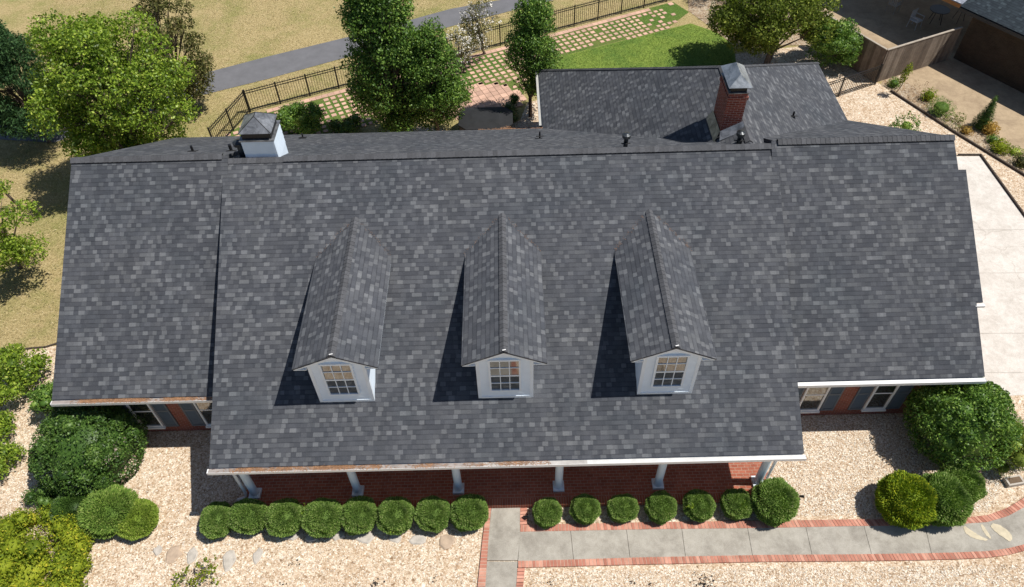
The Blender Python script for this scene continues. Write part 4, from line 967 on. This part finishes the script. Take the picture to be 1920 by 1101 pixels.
iron_run((13.9, 18.9, 0), (18.0, 20.75, 0), 2, f2, Vector((16.26, 19.62, 0)), 1.05, False)

def wood_fence(a, b, label, h, face, posts=3):
    a, b = Vector(a), Vector(b); L = (b-a).length; t = (b-a)/L; nn_ = Vector((-t.y, t.x, 0))*face
    f = empty('wooden_fence', a); tag(f, label, 'fence'); mb = MB(); k = int(L/.145)
    for j in range(k):
        q = t*(L*(j+.5)/k)+nn_*.02; hh = h+random.uniform(-.015, .012)
        mb.obox(q+Vector((0, 0, hh/2)), t, nn_, (0, 0, 1), L/k/2-.003, .011, hh/2)
    mb.build('board_panel', WOODF, f)
    mb = MB()
    for z in (.35, h*.55, h-.2): mb.obox(t*(L/2)-nn_*.022+Vector((0, 0, z)), t, nn_, (0, 0, 1), L/2, .02, .045)
    mb.build('rail', WOODF, f)
    MB().obox(t*(L/2)+Vector((0, 0, h+.035)), t, nn_, (0, 0, 1), L/2, .05, .018).build('cap_board', m_plain('fence_cap', (.36, .31, .25), .8, .2, 4), f)
    for i in range(posts):
        p = t*(L*i/(posts-1))-nn_*.09; MB().box(p.x-.045, p.x+.045, p.y-.045, p.y+.045, 0, h+.015).build('post', WOODF, f)
corner = (18.06, 20.92, 0)
wood_fence(corner, (22.3, 22.75, 0), 'weathered grey board fence facing the neighbouring drive', 1.72, -1)
wood_fence(corner, (16.2, 24.3, 0), 'brown board fence running back beside the dense shrub', 1.72, 1)

# ================================================================== neighbouring house and patio
nb = empty('neighbour_house', (24, 20, 0)); tag(nb, 'neighbouring brown brick house with dark blue grey shingled roof at upper right', 'house')
A = Vector(at(1799, 115)); B = Vector(at(1920, 176)); t = (B-A).normalized(); n_ = Vector((t.y, -t.x, 0))
if n_.x > 0: n_ = -n_      # outward (towards us)
org = Vector((24, 20, 0))
NBR = m_brick('neighbour_brick', (.05, .038, .026), (.065, .048, .033), (.07, .055, .042))
w0 = A-t*.35-org; w1 = B+t*14-org; inn = -n_*9
def nbp(mb, name, mat): return mb.build(name, mat, nb)
mb = MB().prism([w0+Vector((0, 0, 2.6)), w0+inn+Vector((0, 0, 2.6)), w1+inn+Vector((0, 0, 2.6)), w1+Vector((0, 0, 2.6))][::-1], (0, 0, 2.6))
nbp(mb, 'wall', NBR)
SHN = m_shingle('neighbour_shingle', (.66, .88, 1.0), .42)
e0 = w0+n_*.5-t*.55+Vector((0, 0, 2.68)); e1 = w1+n_*.5+Vector((0, 0, 2.68)); r0 = w0-n_*4.6-t*.55+Vector((0, 0, 4.9)); r1 = w1-n_*4.6+Vector((0, 0, 4.9))
nbp(slab([e0, e1, r1, r0], .1), 'roof', SHN)
b0 = w0-n_*9.5-t*.55+Vector((0, 0, 2.68)); b1 = w1-n_*9.5+Vector((0, 0, 2.68)); nbp(slab([r0, r1, b1, b0], .1), 'roof', SHN)
nbp(MB().obox((e0+e1)/2+n_*.012-Vector((0, 0, .14)), t, n_, (0, 0, 1), (e1-e0).length/2, .011, .08), 'fascia', m_plain('dark_fascia', (.03, .035, .04), .6))
# covered patio roof of the neighbour, its edge parallel to the shade on the ground
pr = empty('patio_cover', (22, 24, 0)); tag(pr, 'pale shingled patio cover with orange timber beam at upper right', 'patio cover'); org2 = Vector((22, 24, 0))
c0 = Vector((22.55, 22.75, 2.62)); tt = Vector((-2.57, 4.04, 0)).normalized(); c1 = c0+tt*8.0; inw = Vector((-tt.y, tt.x, 0))
if inw.x < 0: inw = -inw
SHP = m_shingle('patio_shingle', (1.1, 1.15, 1.25), 2.6)
slab([c0-org2, c1-org2, c1+inw*8.6+Vector((0, 0, 1.3))-org2, c0+inw*8.6+Vector((0, 0, 1.3))-org2], .06).build('roof', SHP, pr)
ORW = m_plain('orange_timber', (.42, .2, .07), .7, .2, 4)
MB().obox((c0+c1)/2+inw*.12-Vector((0, 0, .17))-org2, tt, inw, (0, 0, 1), (c1-c0).length/2-.02, .05, .10).build('beam', ORW, pr)
for f in (.97,):
    p = c0.lerp(c1, f)+inw*.12-org2; MB().box(p.x-.06, p.x+.06, p.y-.06, p.y+.06, 0, 2.34).build('post', ORW, pr)
sheet('patio_slab', [(18.3, 21.0), (22.2, 22.6), (26, 24.5), (26, 40), (17.3, 40), (16.5, 30), (16.6, 24.5)], .012, TAN)
# patio furniture in the shade
def chair(loc, rz, label, col):
    c = empty('patio_chair', loc); c.rotation_euler = (0, 0, rz); tag(c, label, 'chair', 'patio chairs in the shade'); m = m_plain('chair_paint', col, .5)
    MB().box(-.24, .24, -.24, .24, .41, .44).build('seat', m, c)
    mb = MB(); 
    for i in range(5): mb.box(-.23+i*.1, -.17+i*.1, .225, .245, .46, .86)
    mb.box(-.24, .24, .22, .25, .861, .91); mb.build('backrest', m, c)
    for x in (-.22, .22):
        for y in (-.22, .22): MB().tube([(x*1.1, y*1.15, 0), (x, y, .41)], [.016, .016], 6).build('leg', m, c)
    for x in (-.26, .26): MB().box(x-.02, x+.02, -.24, .24, .62, .645).tube([(x, -.22, .42), (x, -.22, .62)], [.012, .012], 5).build('armrest', m, c)
cp = at(1712, 52); chair((cp[0], cp[1], .012), .6, 'white patio chair standing alone in the shade', (.5, .52, .54))
cp = at(1672, 22); chair((cp[0], cp[1], .012), 2.2, 'grey patio chair nearer the top edge in the shade', (.35, .33, .30))
cp = at(1752, 42); tb = empty('patio_table', (cp[0], cp[1], .012)); tag(tb, 'dark round patio table deep in the shade', 'table')
MB().tube([(0, 0, .70), (0, 0, .73)], [.5, .5], 20).build('tabletop', m_plain('table_top', (.06, .06, .07), .4), tb)
for k in range(4):
    a = k*math.pi/2+.5; MB().tube([(math.cos(a)*.38, math.sin(a)*.38, 0), (math.cos(a)*.2, math.sin(a)*.2, .7)], [.018, .018], 6).build('leg', BLACKM, tb)
cp = at(1795, 40); gr = empty('kettle_grill', (cp[0], cp[1], .012)); tag(gr, 'dark domed grill beside the patio beam', 'grill')
GM = m_plain('grill_enamel', (.03, .03, .035), .25, .1, 3)
a, b = ico((.3, .3, .22), (0, 0, .85), 1.0, 10, 18); MB().raw(a, b).build('bowl', GM, gr, True)
for k in range(3):
    q = k*2.094; MB().tube([(math.cos(q)*.32, math.sin(q)*.32, 0), (math.cos(q)*.15, math.sin(q)*.15, .7)], [.014, .014], 6).build('leg', BLACKM, gr)
# patio umbrella-like pole near the lawn: thin garden pole
pp = at(1329, 36); gp = MB().tube([(0, 0, 0), (0, 0, 1.1)], [.03, .025], 8).tube([(0, 0, 1.1), (0, 0, 1.14)], [.045, .02], 8).build('garden_post', m_plain('post_paint', (.5, .47, .36), .6)); gp.location = (pp[0], pp[1], 0)
tag(gp, 'thin pale post beside the lawn at the top edge', 'post')
sheet('mulch_bed', [(10.3, 28.2), (10.9, 27.0), (11.5, 25.8), (12.1, 24.6), (15.8, 24.4), (16.3, 30.5), (11, 33)], .014, MULCH)

# hot tub with a black cover behind the house
ht = empty('hot_tub', (-.75, 17.75, 0)); tag(ht, 'black covered hot tub in shade behind the rear eave', 'hot tub')
W2, D2, ch_ = 1.22, .82, .35
oct_ = [(-W2+ch_, -D2), (W2-ch_, -D2), (W2, -D2+ch_), (W2, D2-ch_), (W2-ch_, D2), (-W2+ch_, D2), (-W2, D2-ch_), (-W2, -D2+ch_)]
MB().prism([(x*.96, y*.96, .72) for x, y in oct_], (0, 0, .72)).build('tub_shell', m_plain('tub_shell', (.035, .028, .022), .6, .2, 3), ht)
COVER = m_plain('vinyl_cover', (.012, .013, .015), .85, .35, 2.5)
mb = MB(); n = 8; vs = [(x, y, .721) for x, y in oct_]+[(x, y, .80) for x, y in oct_]+[(x*.5, y*.5, .90) for x, y in oct_]
fs_ = [tuple(range(16, 24)), tuple(range(7, -1, -1))]+[(i, (i+1) % 8, 8+(i+1) % 8, 8+i) for i in range(8)]+[(8+i, 8+(i+1) % 8, 16+(i+1) % 8, 16+i) for i in range(8)]
mb.raw(vs, fs_).build('tub_cover', COVER, ht)

# ================================================================== stones and litter in the front gravel
def stone(px, py, rx, ry, m, label, seed):
    rr = random.Random(seed); c = at(px, py); s = np.linalg.norm(np.array(c)-CAM)/F_PX; rx *= s; ry *= s*1.15; k = 11
    ring = [(rx*(1+rr.uniform(-.3, .12))*math.cos(2*math.pi*i/k), ry*(1+rr.uniform(-.3, .12))*math.sin(2*math.pi*i/k)) for i in range(k)]
    vs = [(x, y, -.01) for x, y in ring]+[(x*.97, y*.97, .02) for x, y in ring]+[(x*.8, y*.8, .04+rr.uniform(-.006, .006)) for x, y in ring]
    fs = [tuple(range(2*k, 3*k))]+[(i, (i+1) % k, k+(i+1) % k, k+i) for i in range(k)]+[(k+i, k+(i+1) % k, 2*k+(i+1) % k, 2*k+i) for i in range(k)]
    o = MB().raw(vs, fs).build('stepping_stone', STONE[m]); o.location = (c[0], c[1], 0); o.rotation_euler = (0, 0, 0)
    tag(o, label, 'stone', 'flat stones set in the front gravel')
for i, (q, m, l) in enumerate([((430, 1049, 12, 17), 0, 'tall grey flat stone alone in the gravel right of the yellow sapling'), ((484, 1042, 9, 13), 0, 'small pale stone under the second boxwood'),
    ((326, 1040, 14, 15), 1, 'brown stone just above the yellow sapling'), ((297, 1032, 8, 8), 0, 'tiny grey stone left of the brown one'), ((361, 1042, 11, 13), 0, 'faded stone half hidden by the yellow sapling'),
    ((545, 1006, 16, 7), 0, 'thin stone at the foot of the third boxwood'), ((584, 1008, 12, 8), 0, 'pale stone at the foot of the fourth boxwood'), ((632, 1003, 16, 9), 0, 'grey stone between fourth and fifth boxwoods'),
    ((684, 1007, 21, 12), 0, 'largest pale stone below the fifth boxwood'), ((741, 1008, 13, 10), 0, 'grey stone beside the bright shoot'), ((784, 1012, 16, 10), 0, 'dark grey stone below the seventh boxwood'),
    ((837, 1016, 18, 12), 1, 'brown stone nearest the walk')]): stone(*q, m, l, i)
# dark leaf litter
def litter(px, py, r, n, label, seed, mat):
    rr = np.random.default_rng(seed); c = at(px, py); s = np.linalg.norm(np.array(c)-CAM)/F_PX*r
    P = np.stack([rr.normal(0, s*.5, n), rr.normal(0, s*.5, n), rr.uniform(.01, .05, n)], 1); N = np.tile((0, 0, 1.0), (n, 1))+rr.normal(size=(n, 3))*.3
    o = bpy.data.objects.new('leaf_litter', mesh_quads('leaf_litter', leaves(P, N, .06, .7, .1, seed), mat)); scene.collection.objects.link(o); o.location = (c[0], c[1], 0)
    tag(o, label, 'dead leaves', kind='stuff')
DK = m_plain('dark_leaf', (.03, .024, .02), .8)
for i, q in enumerate([(545, 1060, 5, 8), (560, 1057, 4, 6), (706, 1096, 9, 25), (1032, 1096, 6, 8), (1186, 1092, 5, 8), (1219, 1096, 5, 8), (1320, 1098, 22, 120), (985, 970, 5, 12), (813, 1086, 5, 8), (530, 1095, 5, 6)]):
    litter(*q, 'dark dead leaves scattered on the front gravel', 60+i, DK)
# pale rubble stain on the walk end and small lawn light
mb = MB(); _r = random.Random(5)
for line, wd in (([(1806, 989), (1812, 998), (1822, 1005), (1836, 1011), (1850, 1014)], 5), ([(1838, 985), (1843, 994), (1850, 1004), (1856, 1011)], 3), ([(1858, 985), (1868, 992), (1878, 1000), (1888, 1008), (1894, 1015)], 9)):
    a = []; b = []
    for k, (x, y) in enumerate(line):
        f = math.sin(math.pi*(k+.6)/(len(line)+.2)); a.append((x+wd*f*_r.uniform(.7, 1.2), y-wd*.7*f*_r.uniform(.6, 1.3))); b.append((x-wd*f*_r.uniform(.7, 1.2), y+wd*.7*f*_r.uniform(.6, 1.3)))
    P_ = W(a)+W(b)[::-1]; P_ = resample(P_+[P_[0]], [q/40 for q in range(40)]); P_ = [p+Vector((_r.gauss(0, .005), _r.gauss(0, .005), 0)) for p in P_]
    if sum(p.x*q.y-q.x*p.y for p, q in zip(P_, P_[1:]+P_[:1])) < 0: P_.reverse()
    mb.face(zset(P_, .0535+.0008*wd))
o = mb.build('sand_patch', m_plain('spilled_sand', (.54, .47, .34), .95, .15, 6, bump=.5)); tag(o, kind='structure')
def spotlight(px, py, label):
    c = at(px, py); e = empty('garden_light', (c[0], c[1], 0)); tag(e, label, 'garden light', 'small black garden lights')
    MB().tube([(0, 0, 0), (0, 0, .14)], [.012, .012], 6).build('stake', BLACKM, e)
    MB().tube([(-.02, 0, .13), (.09, -.05, .19)], [.03, .045], 10).build('lamp_head', BLACKM, e)
spotlight(1498, 934, 'small black garden light right of the largest boxwood ball'); spotlight(983, 972, 'small black garden light beside the brick corner of the walk')
# low white splash block by the corner column
c = at(1441, 902); o = MB().obox((0, 0, .05), (1, -.2, 0), (.2, 1, 0), (0, 0, 1), .13, .09, .04).obox((0, 0, .10), (1, -.2, 0), (.2, 1, 0), (0, 0, 1), .13, .02, .012).build('splash_block', m_plain('block_white', (.7, .68, .62), .8)); o.location = (c[0], c[1], 0)
tag(o, 'pale splash block beside the right corner column', 'splash block')
c = at(1898, 905); o = empty('stone_urn', (c[0], c[1], 0)); tag(o, 'low grey stone basin under the feathery shrub at right', 'planter')
MB().obox((0, 0, .08), (1, .15, 0), (-.15, 1, 0), (0, 0, 1), .26, .14, .08).build('basin', STONE[0], o); MB().obox((0, 0, .163), (1, .15, 0), (-.15, 1, 0), (0, 0, 1), .2, .09, .003).build('soil', DIRT, o)
